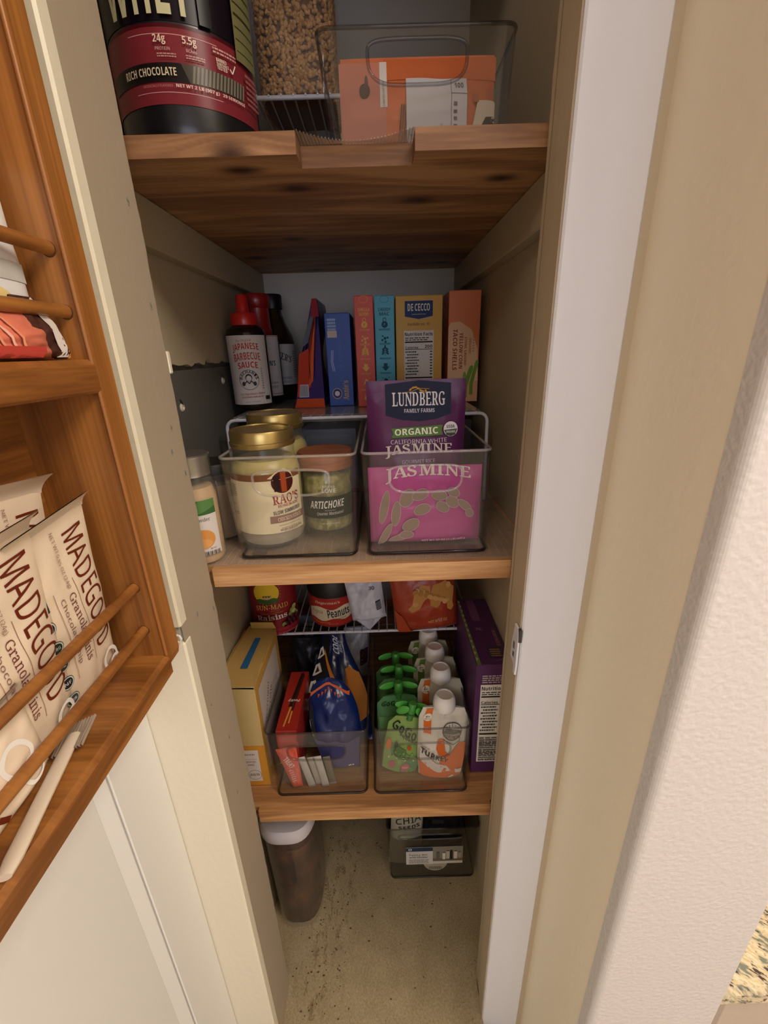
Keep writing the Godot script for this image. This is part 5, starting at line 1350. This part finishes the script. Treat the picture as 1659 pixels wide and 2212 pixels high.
func pantry_floor() -> void:
	var F := -1.269
	var c := thing("cereal_canister", "tall clear canister of dark cereal with a white lid on the pantry floor", "canister", Vector3(-.2275, F, -.685))
	part(c, "shell", Sh.new().lathe([Vector2(0, 0), Vector2(.047, 0), Vector2(.0515, .006), Vector2(.0525, .014), Vector2(.0580, .325)], 52, Vector3.ZERO, 1.0, 1.65, 3.2), clear("c8c2b4", .04))
	part(c, "cereal", Sh.new().lathe([Vector2(0, .004), Vector2(.043, .004), Vector2(.049, .014), Vector2(.0545, .285), Vector2(0, .295)], 52, Vector3.ZERO, 1.0, 1.65, 3.0), cereal_mat(), "dark brown cereal")
	part(c, "flip_lid", Sh.new().lathe([Vector2(.0565, .318), Vector2(.0610, .320), Vector2(.0620, .326), Vector2(.0620, .345), Vector2(.0590, .352), Vector2(0, .356)], 56, Vector3.ZERO, 1.0, 1.62, 3.2), mat("c9c4c8", .4), "white plastic lid")
	part(c, "lid_ridge", B(-.03, .354, -.02, .03, .360, .02, .002), mat("c9c4c8", .4))
	var n := noise(111, .4, 2)
	# smoky bin with its shop card
	make_bin("storage_bin", "dark smoky bin with a cardboard product card on the pantry floor", [-.0165, .2085, -1.0715, -.686], [-.0100, .2040, F + .0005, -.6950], .27, [.092, -1.0935, .150, .018], .18, "3a372f", "1a1815", false)
	var k := thing("product_card", "printed cardboard card with a photo of jars on the dark smoky bin front", "card", Vector3(.0995, -1.171, -.6880), "", Vector3(-.045, 0, 0))
	part(k, "card", B(-.070, -.029, -.0005, .070, .029, .0005, .0003), mat("c8c2b8", .6))
	var q := Pr.new(plane_map(Vector3(-.070, -.029, .0005), Vector3.RIGHT, Vector3.UP), self)
	q.rect(0, 0, .066, .045, "ccc8c0").rect(0, .045, .066, .013, "2e3a52").rect(.006, .048, .008, .007, "c8ccd4").rect(.0075, .0495, .005, .004, "3c5a8a")
	q.text("12\" x 9\" x 7.5\"", .022, .0395, .030, .0030, "7a7670", 0).text("Pantry Bin", .030, .0325, .044, .0060, "3c3a3a", 1).text("with Divider", .031, .0252, .046, .0055, "3c3a3a", 1).rows(.007, .004, .050, .015, 4, "8a867e")
	q.rect(.066, .010, .074, .048, "86806f").rect(.066, .010, .074, .010, "6c624e")
	for j in [[.074, .020, .009, .020, "6a6658"], [.090, .016, .007, .022, "d8d2c4"], [.099, .018, .008, .026, "b8b2a4"], [.108, .016, .007, .030, "2a2826"], [.118, .018, .008, .025, "cfc8b8"], [.128, .020, .007, .020, "9a927f"]]:
		q.rect(j[0], j[1], j[2], j[3], j[4]).rect(j[0] + .001, j[1] + j[3], j[2] - .002, .003, "3a3632")
	q.put(k)
	var st := thing("round_sticker", "pale round barcode sticker half covered by the product card", "sticker", Vector3(.1025, -1.199, -.6895), "", Vector3(PI / 2 - .045, 0, 0))
	part(st, "disc", Sh.new().lathe([Vector2(0, 0), Vector2(.030, 0), Vector2(.030, .0006), Vector2(0, .0006)], 36), mat("a39c86", .5))
	q = Pr.new(plane_map(Vector3(0, .0007, 0), Vector3.RIGHT, Vector3.FORWARD), self)
	for i in 14: q.rect(-.016 + i * .0023, -.024, [.0008, .0014][i % 2], .010, "4a4436")
	q.put(st)
	var ch := make_bag("chia_bag", "pale pouch of chia seeds poking above the rim of the dark smoky bin", "bag", Vector3(.028, F + .006, -.735), .085, .205, .04, crinkle("b5b29c", 81, .35, 0, 6, .8), "", Vector3(0, .1, -.05), .004, .95, 51)
	ch[1].rect(-.042, .0, .084, .11, "7d7a66").text("ORGANIC", .0, .180, .050, .006, "4a4a42", 1, .1).text("CHIA", .002, .162, .064, .018, "2c2c28", 0, .1).text("SEEDS", .004, .142, .054, .010, "3c3c36", 1, .1)
	ch[1].put(ch[0])
	var db := make_bag("coffee_bag", "black pouch filling the rest of the dark smoky bin beside the chia seeds", "bag", Vector3(.120, F + .006, -.77), .13, .20, .06, crinkle("1d1b1c", 83, .3, 0, 6, 1.0), "", Vector3.ZERO, .006, .9, 53)
	db[1].ell(.03, .15, .012, .010, "54484a").rect(-.02, .12, .03, .01, "3c3638"); db[1].put(db[0])
	# loose dirt on the floor
	var fl := Sh.new().lathe([Vector2(0, -.4), Vector2(.8, -.2), Vector2(1, .1), Vector2(.5, .5), Vector2(0, .6)], 6)
	var mm := MultiMesh.new()
	mm.transform_format = MultiMesh.TRANSFORM_3D; mm.mesh = fl.done(); mm.instance_count = 170
	for i in 170:
		var z := rng.randf_range(-.80, -.45)
		var x := -.155 - (z + .6) * .10 + rng.randfn(0, .035)
		if i % 4 == 0: x = rng.randf_range(-.2, .15)
		var s := rng.randf_range(.0006, .0019)
		mm.set_instance_transform(i, Transform3D(Basis(Vector3.UP, rng.randf() * TAU).scaled(Vector3(s * rng.randf_range(.7, 1.8), s * .5, s)), Vector3(x, 0, z)))
	var cr := MultiMeshInstance3D.new()
	cr.multimesh = mm; cr.name = "crumbs"; cr.material_override = mat("55432c", .9)
	cr.position = Vector3(0, EYE - 1.2698, 0)
	cr.set_meta("kind", "stuff"); cr.set_meta("label", "loose brown crumbs scattered over the pantry floor"); cr.set_meta("category", "crumbs")
	add_child(cr, true)

func cereal_mat() -> StandardMaterial3D:
	var n := noise(121, .05, 3)
	n.noise_type = FastNoiseLite.TYPE_CELLULAR
	var n2 := noise(122, .006, 2)
	var m := StandardMaterial3D.new()
	m.albedo_texture = tex(256, 256, func(x: int, y: int) -> Color:
		return Color("24140d").lerp(Color("8a5830"), clampf(.55 + n.get_noise_2d(x, y) * .5 + n2.get_noise_2d(x, y) * .6, 0, 1)))
	m.roughness = .8; m.uv1_triplanar = true; m.uv1_scale = Vector3(6, 6, 6)
	return m
